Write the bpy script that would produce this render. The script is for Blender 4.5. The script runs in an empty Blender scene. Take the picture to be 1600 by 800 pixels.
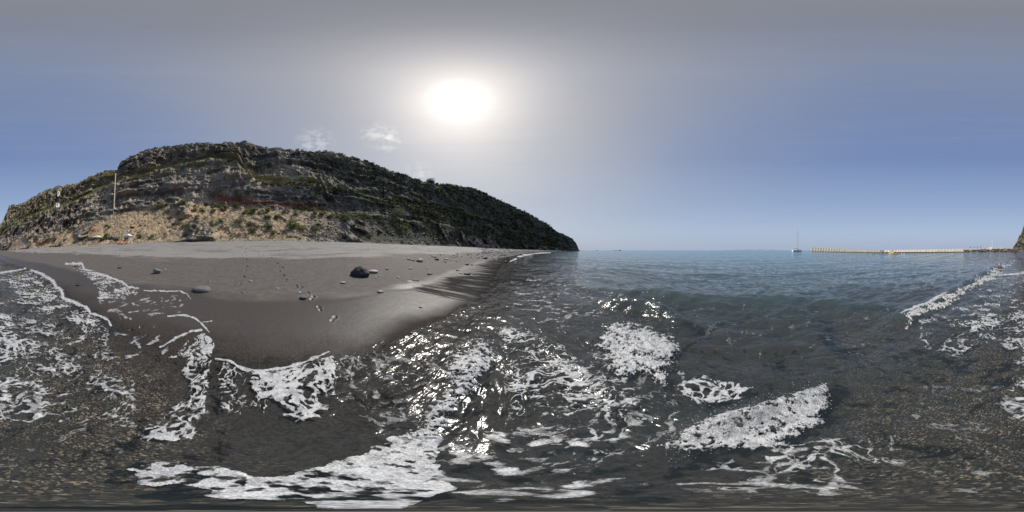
import bpy, math, random
import numpy as np
from mathutils import Vector, Matrix, Quaternion

random.seed(7)
RNG = np.random.default_rng(11)
D2R = math.pi / 180.0
scene = bpy.context.scene
COL = scene.collection

# ------------------------------------------------------------------ camera (360 degree panorama)
EYE = 1.5
LATMAX = 86.0
cam_data = bpy.data.cameras.new('panorama_camera')
cam_data.type = 'PANO'
for holder in (getattr(cam_data, 'cycles', None), cam_data):
    try:
        holder.panorama_type = 'EQUIRECTANGULAR'
        holder.latitude_min = -90 * D2R
        holder.latitude_max = LATMAX * D2R
        holder.longitude_min = -math.pi
        holder.longitude_max = math.pi
    except Exception:
        pass
cam_data.clip_start = 0.01
cam_data.clip_end = 60000
camera = bpy.data.objects.new('panorama_camera', cam_data)
COL.objects.link(camera)
camera.location = (0, 0, EYE)
camera.rotation_euler = (math.pi / 2, 0, 0)
scene.camera = camera

def az_of(px): return (px - 800) * 0.225 * D2R
def lat_of(py): return (LATMAX - py * (90 + LATMAX) / 800.0) * D2R
def px_of(az): return az / (0.225 * D2R) + 800
def py_of(lat): return (LATMAX - lat / D2R) * 800.0 / (90 + LATMAX)

# ------------------------------------------------------------------ sky and sun
SUN_AZ, SUN_EL = az_of(718), lat_of(157)
world = bpy.data.worlds.new('World')
scene.world = world
world.use_nodes = True
wn, wl = world.node_tree.nodes, world.node_tree.links
wn.clear()
def WN(t, **kw):
    n = wn.new(t)
    for k, v in kw.items(): setattr(n, k, v)
    return n
def wmath(op, a, b=None, c=None, clamp=False):
    n = WN('ShaderNodeMath', operation=op); n.use_clamp = clamp
    for i, v in enumerate((a, b, c)):
        if v is None: continue
        if isinstance(v, (int, float)): n.inputs[i].default_value = v
        else: wl.new(v, n.inputs[i])
    return n.outputs[0]
def wmix(f, a, b, mode='MIX'):
    n = WN('ShaderNodeMix', data_type='RGBA', blend_type=mode); n.clamp_factor = True
    for i, v in ((0, f), (6, a), (7, b)):
        if isinstance(v, (int, float)): n.inputs[i].default_value = v
        elif isinstance(v, tuple): n.inputs[i].default_value = v + (1,)
        else: wl.new(v, n.inputs[i])
    return n.outputs[2]
tc = WN('ShaderNodeTexCoord')
DIR = tc.outputs['Generated']
sky = WN('ShaderNodeTexSky', sky_type='NISHITA')
sky.sun_disc = False
sky.sun_elevation = SUN_EL
sky.sun_rotation = SUN_AZ
sky.dust_density = 3.0
sky.air_density = 1.2
sep = WN('ShaderNodeSeparateXYZ'); wl.new(DIR, sep.inputs[0])
el = wmath('ARCSINE', sep.outputs[2])
eld = wmath('MULTIPLY', el, 1 / D2R / 90.0)
ramp = WN('ShaderNodeValToRGB'); wl.new(eld, ramp.inputs[0])
cr = ramp.color_ramp
SKYR = [(0.0, (.42, .51, .67)), (.07, (.41, .52, .72)), (.18, (.29, .40, .63)), (.35, (.165, .255, .50)),
        (.60, (.150, .230, .45)), (.78, (.175, .24, .41)), (.92, (.22, .255, .345)), (1.0, (.30, .31, .35))]
while len(cr.elements) < len(SKYR): cr.elements.new(.5)
for e, (p, c) in zip(cr.elements, SKYR): e.position = p; e.color = c + (1,)
def ang_to(az, elv):
    v = (math.sin(az) * math.cos(elv), math.cos(az) * math.cos(elv), math.sin(elv))
    d = WN('ShaderNodeVectorMath', operation='DOT_PRODUCT'); wl.new(DIR, d.inputs[0]); d.inputs[1].default_value = v
    return wmath('MULTIPLY', wmath('ARCCOSINE', wmath('MINIMUM', d.outputs['Value'], 0.999999)), 1 / D2R)
th = ang_to(SUN_AZ, SUN_EL)
# dusty veil around the sun
veil = wmath('POWER', 2.71828, wmath('MULTIPLY', wmath('POWER', wmath('DIVIDE', th, 64.0), 2.4), -1.0))
veilcol = WN('ShaderNodeValToRGB'); wl.new(eld, veilcol.inputs[0])
vr = veilcol.color_ramp
VR = [(0.0, (.55, .58, .63)), (.25, (.51, .52, .54)), (.5, (.42, .415, .42)), (.68, (.38, .375, .38)), (.85, (.24, .235, .24)), (1.0, (.20, .20, .21))]
while len(vr.elements) < len(VR): vr.elements.new(.5)
for e, (p, c) in zip(vr.elements, VR): e.position = p; e.color = c + (1,)
hz_ = WN('ShaderNodeTexNoise'); hz_.inputs['Scale'].default_value = 1.7; hz_.inputs['Detail'].default_value = 5; wl.new(DIR, hz_.inputs['Vector'])
veil = wmath('MULTIPLY', veil, wmath('ADD', .72, wmath('MULTIPLY', hz_.outputs[0], .5)), clamp=True)
base = wmix(veil, ramp.outputs[0], veilcol.outputs[0])
glow = wmath('POWER', 2.71828, wmath('MULTIPLY', wmath('POWER', wmath('DIVIDE', th, 12.5), 1.0), -1.0))
core = wmath('POWER', 2.71828, wmath('MULTIPLY', wmath('POWER', wmath('DIVIDE', th, 3.8), 2.0), -1.0))
# thin wisps of cloud
nz = WN('ShaderNodeTexNoise'); nz.inputs['Scale'].default_value = 20; nz.inputs['Detail'].default_value = 7; nz.inputs['Roughness'].default_value = .62
mp = WN('ShaderNodeMapping'); mp.inputs['Scale'].default_value = (1, 1, 1.7); wl.new(DIR, mp.inputs[0]); wl.new(mp.outputs[0], nz.inputs['Vector'])
cl = None
for (cx, cy, r, s) in ((606, 216, 3.4, 1.25), (492, 223, 4.0, .7), (588, 210, 3.2, .8), (655, 273, 3.5, .5)):
    a = ang_to(az_of(cx), lat_of(cy))
    m = wmath('SUBTRACT', 1.0, wmath('DIVIDE', a, r * 1.6), clamp=True)
    m = wmath('MULTIPLY', m, wmath('MULTIPLY', wmath('SUBTRACT', nz.outputs[0], .44), 6.5, clamp=True))
    m = wmath('MULTIPLY', m, s)
    cl = m if cl is None else wmath('MAXIMUM', cl, m)
tot = wmix(1.0, base, wmix(1.0, (.58, .565, .55), glow, 'MULTIPLY'), 'ADD')
tot = wmix(wmath('MULTIPLY', core, .97), tot, (2.2, 2.2, 2.15))
tot = wmix(wmath('MULTIPLY', cl, .85), tot, (.90, .89, .87))
# low streaks of haze over the harbour
nz2 = WN('ShaderNodeTexNoise'); nz2.inputs['Scale'].default_value = 2.2; nz2.inputs['Detail'].default_value = 4
mp2 = WN('ShaderNodeMapping'); mp2.inputs['Scale'].default_value = (1, 1, 14); wl.new(DIR, mp2.inputs[0]); wl.new(mp2.outputs[0], nz2.inputs['Vector'])
st = wmath('MULTIPLY', wmath('SUBTRACT', nz2.outputs[0], .45), 1.1, clamp=True)
tot = wmix(wmath('MULTIPLY', st, .35), tot, (.36, .40, .48))
# the physical sky carries part of the light, the dusty tint the rest
ten = wmix(1.0, tot, (8.6, 8.6, 8.6), 'MULTIPLY')
nis = wmix(1.0, sky.outputs[0], (.14, .14, .14), 'MULTIPLY')
fin = wmix(1.0, ten, nis, 'ADD')
bg = WN('ShaderNodeBackground'); bg.inputs['Strength'].default_value = 0.1
wl.new(fin, bg.inputs[0])
wo = WN('ShaderNodeOutputWorld'); wl.new(bg.outputs[0], wo.inputs[0])

sun_data = bpy.data.lights.new('sun', 'SUN')
sun_data.energy = 4.0
sun_data.angle = 0.5 * D2R
sun_data.color = (1.0, .95, .88)
sun = bpy.data.objects.new('sun', sun_data)
COL.objects.link(sun)
sun.rotation_euler = (math.pi / 2 - SUN_EL, 0, math.pi - SUN_AZ)
vs = scene.view_settings
vs.view_transform = 'Standard'; vs.look = 'None'; vs.gamma = 1; vs.exposure = 0.0
scene.cycles.max_bounces = 6
scene.cycles.transparent_max_bounces = 12
scene.cycles.caustics_reflective = False
scene.cycles.caustics_refractive = False
scene.cycles.sample_clamp_indirect = 4
scene.cycles.use_denoising = True

# ------------------------------------------------------------------ numpy noise
def _h(ix, iy, iz, s=0):
    h = (ix.astype(np.int64) * 374761393 + iy.astype(np.int64) * 668265263 + iz.astype(np.int64) * 2147483647 + s * 1274126177) & 0xFFFFFFFF
    h = ((h ^ (h >> 13)) * 1274126177) & 0xFFFFFFFF
    h = ((h ^ (h >> 16)) * 2246822519) & 0xFFFFFFFF
    return (h ^ (h >> 15)) / 4294967295.0
def vnoise(x, y, z=None, s=0):
    if z is None:
        ix, iy = np.floor(x), np.floor(y); fx, fy = x - ix, y - iy
        fx = fx * fx * fx * (fx * (fx * 6 - 15) + 10); fy = fy * fy * fy * (fy * (fy * 6 - 15) + 10)
        zz = np.zeros_like(ix)
        a, b, c, d = _h(ix, iy, zz, s), _h(ix + 1, iy, zz, s), _h(ix, iy + 1, zz, s), _h(ix + 1, iy + 1, zz, s)
        return (a * (1 - fx) + b * fx) * (1 - fy) + (c * (1 - fx) + d * fx) * fy
    iz = np.floor(z); fz = z - iz; fz = fz * fz * (3 - 2 * fz)
    ix, iy = np.floor(x), np.floor(y); fx, fy = x - ix, y - iy
    fx = fx * fx * (3 - 2 * fx); fy = fy * fy * (3 - 2 * fy)
    def pl(k):
        a, b, c, d = _h(ix, iy, iz + k, s), _h(ix + 1, iy, iz + k, s), _h(ix, iy + 1, iz + k, s), _h(ix + 1, iy + 1, iz + k, s)
        return (a * (1 - fx) + b * fx) * (1 - fy) + (c * (1 - fx) + d * fx) * fy
    return pl(0) * (1 - fz) + pl(1) * fz
def fbm(x, y, z=None, o=4, s=0, g=.5):
    t = 0; a = 1; n = 0
    for i in range(o):
        f = 2.03 ** i
        r = 0.6 * i
        xx = (x * math.cos(r) - y * math.sin(r)) * f; yy = (x * math.sin(r) + y * math.cos(r)) * f
        t = t + a * vnoise(xx, yy, None if z is None else z * f, s + i); n += a; a *= g
    return t / n
def ridged(x, y, z, o=4, s=0):
    t = 0; a = 1; n = 0
    for i in range(o):
        f = 2.1 ** i
        v = 1 - np.abs(2 * vnoise(x * f, y * f, z * f, s + i) - 1)
        t = t + a * v * v; n += a; a *= .5
    return t / n
def voronoi(x, y, s=0):
    ix, iy = np.floor(x), np.floor(y)
    f1 = np.full(x.shape, 9.0); f2 = np.full(x.shape, 9.0)
    z = np.zeros_like(ix)
    for i in (-1, 0, 1):
        for j in (-1, 0, 1):
            cx, cy = ix + i, iy + j
            d = np.hypot(cx + _h(cx, cy, z, s) - x, cy + _h(cx, cy, z, s + 7) - y)
            m = d < f1
            f2 = np.where(m, f1, np.minimum(f2, d)); f1 = np.where(m, d, f1)
    return f1, f2
def sstep(a, b, x):
    t = np.clip((x - a) / (b - a), 0, 1); return t * t * (3 - 2 * t)

# ------------------------------------------------------------------ object helpers
def tag(o, label=None, cat=None, group=None, kind=None):
    if label: o['label'] = label
    if cat: o['category'] = cat
    if group: o['group'] = group
    if kind: o['kind'] = kind
    return o
def np_mesh(name, co, quads, mats=(), attrs=None, smooth=True, parent=None):
    me = bpy.data.meshes.new(name)
    n = len(co); me.vertices.add(n); me.vertices.foreach_set('co', np.asarray(co, np.float32).ravel())
    k = quads.shape[1]
    me.loops.add(quads.size); me.loops.foreach_set('vertex_index', quads.astype(np.int32).ravel())
    me.polygons.add(len(quads)); me.polygons.foreach_set('loop_start', np.arange(0, quads.size, k, dtype=np.int32))
    me.polygons.foreach_set('loop_total', np.full(len(quads), k, np.int32))
    me.polygons.foreach_set('use_smooth', np.full(len(quads), smooth))
    me.update(calc_edges=True)
    for an, (ty, dat) in (attrs or {}).items():
        at = me.attributes.new(an, ty, 'POINT')
        if ty == 'FLOAT': at.data.foreach_set('value', np.asarray(dat, np.float32).ravel())
        else: at.data.foreach_set('color', np.asarray(dat, np.float32).ravel())
    for m in mats: me.materials.append(m)
    o = bpy.data.objects.new(name, me); COL.objects.link(o)
    if parent: o.parent = parent
    return o
class MB:
    def __init__(s): s.v = []; s.f = []
    def add(s, vs_, fs_):
        b = len(s.v); s.v += [tuple(v) for v in vs_]; s.f += [tuple(b + i for i in f) for f in fs_]; return s
    def box(s, c, d, rz=0, taper=1.0):
        x, y, z = d[0] / 2, d[1] / 2, d[2] / 2; ca, sa = math.cos(rz), math.sin(rz); vv = []
        for k in (-1, 1):
            t = 1 if k < 0 else taper
            for (i, j) in ((-1, -1), (1, -1), (1, 1), (-1, 1)):
                px, py = i * x * t, j * y * t
                vv.append((c[0] + px * ca - py * sa, c[1] + px * sa + py * ca, c[2] + k * z))
        return s.add(vv, [(3, 2, 1, 0), (4, 5, 6, 7), (0, 1, 5, 4), (1, 2, 6, 5), (2, 3, 7, 6), (3, 0, 4, 7)])
    def tube(s, pts, rad, n=8, cap=True):
        pts = [Vector(p) for p in pts]
        if isinstance(rad, (int, float)): rad = [rad] * len(pts)
        b = len(s.v); up = Vector((0, 0, 1)); ref = None
        for i, p in enumerate(pts):
            t = (pts[min(i + 1, len(pts) - 1)] - pts[max(i - 1, 0)]).normalized()
            if ref is None: ref = t.orthogonal().normalized()
            ref = (ref - t * ref.dot(t)).normalized(); bi = t.cross(ref)
            for k in range(n):
                a = 2 * math.pi * k / n
                s.v.append(tuple(p + (ref * math.cos(a) + bi * math.sin(a)) * rad[i]))
        for i in range(len(pts) - 1):
            for k in range(n):
                k2 = (k + 1) % n
                s.f.append((b + i * n + k, b + i * n + k2, b + (i + 1) * n + k2, b + (i + 1) * n + k))
        if cap:
            s.f.append(tuple(b + k for k in reversed(range(n)))); s.f.append(tuple(b + (len(pts) - 1) * n + k for k in range(n)))
        return s
    def build(s, name, m, parent=None, smooth=False):
        me = bpy.data.meshes.new(name); me.from_pydata(s.v, [], s.f); me.update()
        if smooth: me.polygons.foreach_set('use_smooth', [True] * len(me.polygons))
        if m: me.materials.append(m)
        o = bpy.data.objects.new(name, me); COL.objects.link(o)
        if parent: o.parent = parent
        return o
def empty(name, loc, rz=0, label=None, cat=None, group=None):
    o = bpy.data.objects.new(name, None); COL.objects.link(o); o.location = loc; o.rotation_euler = (0, 0, rz)
    o.empty_display_size = .2
    return tag(o, label, cat, group)

# ------------------------------------------------------------------ materials
def new_mat(name):
    m = bpy.data.materials.new(name); m.use_nodes = True
    nt = m.node_tree; nt.nodes.clear(); return m, nt
def N(nt, t, ins=None, **kw):
    n = nt.nodes.new(t)
    for k, v in kw.items(): setattr(n, k, v)
    for k, v in (ins or {}).items():
        if hasattr(v, 'is_linked') or hasattr(v, 'links'): nt.links.new(v, n.inputs[k])
        else: n.inputs[k].default_value = v
    return n
def simple_mat(name, col, rough=.7, var=.25, scale=6.0, bump=.2, metal=0.0, spec=.4, bscale=None, emis=None):
    m, nt = new_mat(name)
    t = N(nt, 'ShaderNodeTexCoord')
    nz = N(nt, 'ShaderNodeTexNoise', {'Vector': t.outputs['Object'], 'Scale': scale, 'Detail': 5.0})
    mr = N(nt, 'ShaderNodeMapRange', {0: nz.outputs[0], 1: .3, 2: .7, 3: 1 - var, 4: 1 + var})
    mx = N(nt, 'ShaderNodeMix', {0: 1.0, 6: col + (1,)}, data_type='RGBA', blend_type='MULTIPLY')
    nt.links.new(mr.outputs[0], mx.inputs[7])
    p = N(nt, 'ShaderNodeBsdfPrincipled', {'Base Color': mx.outputs[2], 'Roughness': rough, 'Metallic': metal, 'Specular IOR Level': spec})
    if bump:
        n2 = N(nt, 'ShaderNodeTexNoise', {'Vector': t.outputs['Object'], 'Scale': bscale or scale * 4, 'Detail': 4.0})
        b = N(nt, 'ShaderNodeBump', {'Height': n2.outputs[0], 'Strength': bump, 'Distance': .05})
        nt.links.new(b.outputs[0], p.inputs['Normal'])
    o = N(nt, 'ShaderNodeOutputMaterial', {0: p.outputs[0]})
    return m
# ------------------------------------------------------------------ beach profile
_WY = [-400, -220, -150, -100, -60, -43, -25, -12, -6, -2.5, 0, 1.5, 3, 6, 12, 20, 35, 60, 94, 140, 200, 275, 330, 420]
_WX = [30, 14, 7, 5, 3.2, 2.4, .4, -1.8, -2.1, -2.0, -1.75, -1.6, -1.3, -.7, -.9, -.9, -.6, 3.5, 10, 24, 60, 118, 150, 170]
def waterline(Y): return np.interp(Y, _WY, _WX)
def crest_h(Y): return np.interp(Y, [-400, -150, -110, -70, 0, 80, 140, 200, 275, 400], [.5, .9, 2.0, 3.5, 3.85, 3.5, 2.6, 1.6, .6, .3])
def sand_z(X, Y):
    d = waterline(Y) - X                       # metres inland of the waterline
    ch = crest_h(Y)
    w = .6 * (fbm(X * .35, Y * .35, o=2, s=5) - .5)
    up = .075 * np.minimum(d, 3.2) + .155 * np.maximum(d - 3.2, 0)
    up = ch * np.tanh(np.maximum(up, 0) / ch * 1.05) + .03 * w * np.clip(d, 0, 2)
    dn = np.where(d > -4, .035 * d, -.14 + .075 * (d + 4))
    dn = np.maximum(dn, -6 - .2 * w)
    return np.where(d > 0, up, dn)
def hit_sand(px, py):
    az, la = az_of(px), lat_of(py)
    r = np.geomspace(.2, 260, 6000)
    z = sand_z(r * math.sin(az), r * math.cos(az)); ray = EYE + r * math.tan(la)
    k = int(np.argmax(ray <= z))
    if not (ray <= z).any(): k = int(np.argmin(ray - z))
    return float(r[k] * math.sin(az)), float(r[k] * math.cos(az)), float(z[k])

def polar(rows, cols):
    """grid round the camera's foot: rows of radius, columns of azimuth (closed)"""
    az = np.arange(cols) / cols * 2 * math.pi
    R, A = np.meshgrid(rows, az, indexing='ij')
    return R, A, R * np.sin(A), R * np.cos(A)
def quads_polar(nr, nc):
    i = np.arange(nr - 1)[:, None] * nc; j = np.arange(nc)[None, :]; j2 = (j + 1) % nc
    return np.stack([i + j, i + nc + j, i + nc + j2, i + j2], -1).reshape(-1, 4)[:, ::-1]
NC = 1600
pyr = np.arange(799.0, 396.0, -1.0)
rad0 = EYE / np.tan(-np.array([lat_of(p) for p in pyr]))
rad0 = np.concatenate([[.0004, .003], rad0])
rad_far = np.geomspace(rad0[-1] * 1.02, 400, 90)

# ---- sand sheet (with the footprints trodden into it)
Rs = np.concatenate([rad0, rad_far, [600, 1500, 6000, 30000]])
# the beach rises above eye level, so rows there are spaced by radius
Rs = np.unique(np.concatenate([Rs, np.arange(3.5, 14, .045), np.arange(14, 36, .12)]))
R, A, X, Y = polar(Rs, NC)
Z = sand_z(X, Y)
Z = Z + np.where(R < 60, .012 * (fbm(X * 2.2, Y * 2.2, o=3, s=9) - .5) * sstep(2.5, 6, waterline(Y) - X), 0)
dd = waterline(Y) - X
_e = 3.0 + 1.1 * (fbm(X * .55, Y * .55, o=2, s=23) - .5)
Z = Z + np.where(R < 30, .035 * np.exp(-((dd - _e) / .16) ** 2) - .02 * sstep(.3, 0, np.abs(dd - _e + .5)) , 0)
lump = sstep(9, 12, dd) * (1 - sstep(80, 160, R))
Z = Z + lump * (.16 * (fbm(X * 1.1, Y * .45, o=4, s=13) - .5) - .07 * sstep(.60, .70, fbm(X * 1.6, Y * .5, o=3, s=14)))
feet = [(382, 394), (383.5, 400), (385, 405.5), (384, 410.5), (385.5, 416), (382.5, 423), (380.5, 432.5), (374, 444), (376.5, 459),
        (372, 386), (378, 384), (383, 388), (390, 385), (395, 391), (403, 396), (410, 399), (424, 403), (428, 407), (433, 411), (435, 417), (441, 418),
        (436, 424), (443, 430), (446, 438), (463, 447), (470, 450), (481, 458), (488, 465), (499, 482), (521, 498)]
for k, (fx, fy) in enumerate(feet):
    x, y, z = hit_sand(fx, fy)
    d = math.hypot(x, y)
    a = math.atan2(x, y) + (.35 if k % 2 else -.2)
    ux, uy = math.sin(a), math.cos(a)
    m = (np.abs(X - x) < .9) & (np.abs(Y - y) < .9)
    if not m.any(): continue
    dx, dy = X[m] - x, Y[m] - y
    u, v = dx * ux + dy * uy, dx * uy - dy * ux
    q = np.minimum(np.hypot((u - .07) / .10, v / .07), np.hypot((u + .09) / .075, v / .055)) * (1 + .3 * (vnoise(u * 20, v * 20, s=k) - .5))
    dp_ = float(np.interp(d, [2.5, 5, 8, 20], [.012, .035, .06, .09])); q = q / float(np.interp(d, [3, 8, 20], [.85, 1.1, 1.7]))
    Z[m] += -dp_ * (1 - sstep(.55, 1.0, q)) + .3 * dp_ * np.exp(-((q - 1.25) / .22) ** 2)
sand_obj_data = (np.stack([X, Y, Z], -1).reshape(-1, 3), quads_polar(len(Rs), NC))

# sand material
def make_sand():
    m, nt = new_mat('black_sand')
    geo = N(nt, 'ShaderNodeNewGeometry'); P = geo.outputs['Position']
    at = N(nt, 'ShaderNodeAttribute', attribute_name='inland')
    gr = N(nt, 'ShaderNodeAttribute', attribute_name='gravel')
    def noise(s, d=3.0, vec=P, r=.5): return N(nt, 'ShaderNodeTexNoise', {'Vector': vec, 'Scale': s, 'Detail': d, 'Roughness': r}).outputs[0]
    def M(op, a, b=0.0, clamp=False):
        n = N(nt, 'ShaderNodeMath', {0: a, 1: b}, operation=op); n.use_clamp = clamp; return n.outputs[0]
    def mix(f, a, b, t='MIX'): return N(nt, 'ShaderNodeMix', {0: f, 6: a, 7: b}, data_type='RGBA', blend_type=t).outputs[2]
    def mr(v, a, b, c=0.0, d=1.0): return N(nt, 'ShaderNodeMapRange', {0: v, 1: a, 2: b, 3: c, 4: d}, interpolation_type='SMOOTHSTEP').outputs[0]
    mpS = N(nt, 'ShaderNodeMapping', {0: P, 'Scale': (.55, .16, .5)}).outputs[0]
    edge = M('ADD', at.outputs['Fac'], M('MULTIPLY', M('SUBTRACT', noise(1.0, 5.0, mpS, .6), .5), 7.0))
    edge2 = M('ADD', at.outputs['Fac'], M('MULTIPLY', M('SUBTRACT', noise(.55, 3.0), .5), 1.5))
    wet = mr(edge2, 3.2, 2.3)
    dry = mr(edge, 7.6, 8.6)
    grain = noise(260.0, 2.0); g2 = noise(38.0, 4.0); g3 = noise(5.0, 4.0)
    damp_c = mix(mr(g3, .3, .7), (.098, .086, .078, 1), (.125, .111, .102, 1))
    dry_c = mix(mr(g2, .3, .7), (.20, .19, .178, 1), (.27, .258, .242, 1))
    mpW = N(nt, 'ShaderNodeMapping', {0: P, 'Scale': (1.4, .22, .3)}).outputs[0]
    wisp = mr(noise(1.0, 6.0, mpW, .7), .52, .60)
    dry_c = mix(M('MULTIPLY', wisp, .62), dry_c, (.10, .092, .085, 1))
    tl = mr(noise(1.0, 6.0, N(nt, 'ShaderNodeMapping', {0: P, 'Scale': (2.4, .35, .3), 'Rotation': (0, 0, .1)}).outputs[0], .72), .56, .68)
    damp_c = mix(M('MULTIPLY', tl, .4), damp_c, (.17, .155, .145, 1))
    wet_c = mix(mr(g2, .35, .7), (.050, .043, .039, 1), (.078, .068, .061, 1))
    c = mix(dry, damp_c, dry_c)
    c = mix(wet, c, wet_c)
    sub_ = mr(edge2, 1.0, .1)
    c = mix(sub_, c, mix(mr(g2, .3, .7), (.032, .027, .025, 1), (.062, .053, .048, 1)))
    # gravel: brown, gold and black grains
    mpG = N(nt, 'ShaderNodeMapping', {0: P, 'Scale': (1, .6, 1)}).outputs[0]
    vor = N(nt, 'ShaderNodeTexVoronoi', {'Vector': mpG, 'Scale': 135.0})
    gc = N(nt, 'ShaderNodeValToRGB', {0: N(nt, 'ShaderNodeSeparateColor', {0: vor.outputs['Color']}).outputs[0]})
    st = [(0, (.018, .015, .014)), (.4, (.05, .04, .034)), (.72, (.11, .085, .066)), (.86, (.24, .185, .13)), (.97, (.40, .33, .25))]
    while len(gc.color_ramp.elements) < len(st): gc.color_ramp.elements.new(.5)
    for e, (p, cc) in zip(gc.color_ramp.elements, st): e.position = p; e.color = cc + (1,)
    gcol = mix(mr(noise(13.0, 4.0), .42, .6), mix(.6, gc.outputs[0], (.036, .030, .026, 1)), gc.outputs[0])
    c = mix(M('MULTIPLY', gr.outputs['Fac'], mr(noise(2.2, 4.0), .25, .5), True), c, gcol)
    sp = mr(grain, .35, .68, .72, 1.35)
    c = mix(1.0, c, sp, 'MULTIPLY')
    rough = N(nt, 'ShaderNodeMix', {0: wet, 2: .78, 3: .40}, data_type='FLOAT').outputs[0]
    spec = N(nt, 'ShaderNodeMix', {0: wet, 2: .22, 3: .62}, data_type='FLOAT').outputs[0]
    spec = N(nt, 'ShaderNodeMix', {0: sub_, 2: spec, 3: 0.0}, data_type='FLOAT').outputs[0]
    fl = N(nt, 'ShaderNodeAttribute', attribute_name='film').outputs['Fac']
    fl = M('MULTIPLY', fl, mr(noise(1.0, 4.0, N(nt, 'ShaderNodeMapping', {0: P, 'Scale': (.5, 5.0, 1), 'Rotation': (0, 0, .25)}).outputs[0], .6), .36, .50, .15, 1.0))
    c = mix(fl, c, (.030, .027, .025, 1))
    rough = N(nt, 'ShaderNodeMix', {0: fl, 2: rough, 3: .17}, data_type='FLOAT').outputs[0]
    h = M('ADD', M('MULTIPLY', grain, .35), M('ADD', M('MULTIPLY', g2, .5), M('MULTIPLY', g3, .9)))
    b = N(nt, 'ShaderNodeBump', {'Height': h, 'Strength': N(nt, 'ShaderNodeMapRange', {0: fl, 3: .55, 4: .12}).outputs[0], 'Distance': .012})
    p = N(nt, 'ShaderNodeBsdfPrincipled', {'Base Color': c, 'Roughness': rough, 'Specular IOR Level': spec, 'Normal': b.outputs[0]})
    N(nt, 'ShaderNodeOutputMaterial', {0: p.outputs[0]})
    return m
M_SAND = make_sand()
fpx, fpyy = px_of(np.where(A > math.pi, A - 2 * math.pi, A)), py_of(np.arctan2(Z - EYE, R))
_wob = 46 * (fbm(X * .30 + Y * .12, Y * 2.2 - X * .3, o=4, s=19) - .5) * np.clip((fpyy - 395) / 40, 0, 1.4)
film = sstep(-6, 26, fpx + _wob * 1.8 - np.interp(fpyy, [398, 405, 418, 430, 434, 445, 452, 465, 476, 490], [800, 758, 738, 744, 694, 668, 662, 690, 735, 790])) * sstep(397, 403, fpyy) * (1 - sstep(470, 492, fpyy + _wob * .5)) * (fpx < 900) * sstep(-.35, .05, waterline(Y) - X)
lip = np.exp(-((fpyy + _wob * .3 - np.interp(fpx, [390, 440, 520, 600, 660], [473, 472, 476, 470, 455])) / 4.0) ** 2) * (fpx > 280) * (fpx < 690)
grav = np.clip(sstep(.5, -.35, Y + .45 * np.abs(X)) + .22 * sstep(1.2, 2.6, X), 0, 1) * (1 - sstep(-.9, .1, dd)) * (1 - .45 * sstep(.2, 1.4, X)) 
sand = np_mesh('beach_sand', sand_obj_data[0], sand_obj_data[1], [M_SAND], {'inland': ('FLOAT', dd.ravel()), 'gravel': ('FLOAT', grav.ravel()), 'film': ('FLOAT', film.ravel())})
tag(sand, 'black volcanic sand beach sloping up from the water', 'beach', kind='structure')

# ------------------------------------------------------------------ water
def seg_dist(PX, PY, pts):
    """distance in the plane to a polyline, and the parameter along it"""
    best = np.full(PX.shape, 1e9); tt = np.zeros(PX.shape); L = 0.0
    for (a, b) in zip(pts[:-1], pts[1:]):
        ax, ay = a; bx, by = b; vx, vy = bx - ax, by - ay; l2 = vx * vx + vy * vy + 1e-12
        t = np.clip(((PX - ax) * vx + (PY - ay) * vy) / l2, 0, 1)
        d = np.hypot(PX - ax - t * vx, PY - ay - t * vy)
        m = d < best; best = np.where(m, d, best); tt = np.where(m, L + t * math.sqrt(l2), tt); L += math.sqrt(l2)
    return best, tt / max(L, 1e-9)
def ground_pt(px, py):
    a, r = az_of(px), EYE / math.tan(-lat_of(py)); return (r * math.sin(a), r * math.cos(a))
WAVES = [   # crest line (from the picture), height, half width
    ([(940, 474), (975, 480), (1010, 486), (1045, 494), (1072, 506)], .30, .30),
    ([(1408, 497), (1440, 483), (1480, 462), (1520, 440), (1560, 416), (1578, 406)], .23, .36),
    ([(900, 447), (960, 456), (1040, 462), (1200, 472), (1290, 470), (1410, 480)], .17, .60),
    ([(1035, 690), (1100, 670), (1200, 640), (1290, 612)], .10, .13),
    ([(700, 640), (735, 590), (755, 545)], .045, .16),
    ([(800, 405), (822, 399), (850, 396.5)], .35, 1.2),
]
WAVES = [([ground_pt(*p) for p in pts], h, w) for pts, h, w in WAVES]
def water_z(X, Y):
    off = X - waterline(Y)
    R = np.hypot(X, Y)
    amp = sstep(-.5, 6, off)
    sw = .055 * amp * np.sin((X * .95 + Y * .28) * 1.15 + 3 * fbm(X * .08, Y * .08, o=2, s=31)) * np.exp(-R / 120)
    ch = (.10 * amp * np.exp(-R / 60) + .012) * (fbm(X * .9 + 7, Y * 1.5, o=3, s=33) - .5) + .11 * amp * np.exp(-R / 45) * (fbm(X * 2.6 + 7, Y * 1.9 + .9 * X, o=3, s=34) - .5)
    ch = ch + .026 * (fbm(X * 5.2 + 3, Y * 6.0, o=2, s=36) - .5) * np.exp(-R / 25)
    z = sw + ch + .012
    for pts, h, w in WAVES:
        bx0, bx1 = min(p[0] for p in pts) - 4 * w, max(p[0] for p in pts) + 4 * w
        by0, by1 = min(p[1] for p in pts) - 4 * w, max(p[1] for p in pts) + 4 * w
        m = (X > bx0) & (X < bx1) & (Y > by0) & (Y < by1)
        if m.any():
            xw = X[m] + .25 * w * (fbm(X[m] * 1.3, Y[m] * 1.3, o=2, s=39) - .5); yw = Y[m]
            d, t = seg_dist(xw, yw, pts)
            z[m] += h * np.exp(-(d / w) ** 2 * 1.4) * (.35 + .65 * np.sin(np.pi * np.clip(t, .04, .96))) * (.75 + .5 * fbm(X[m] * .8, Y[m] * .8, o=2, s=38))
    return z
Rw = np.concatenate([rad0, np.geomspace(rad0[-1] * 1.015, 26000, 170)])
R, A, X, Y = polar(Rw, NC)
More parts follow.
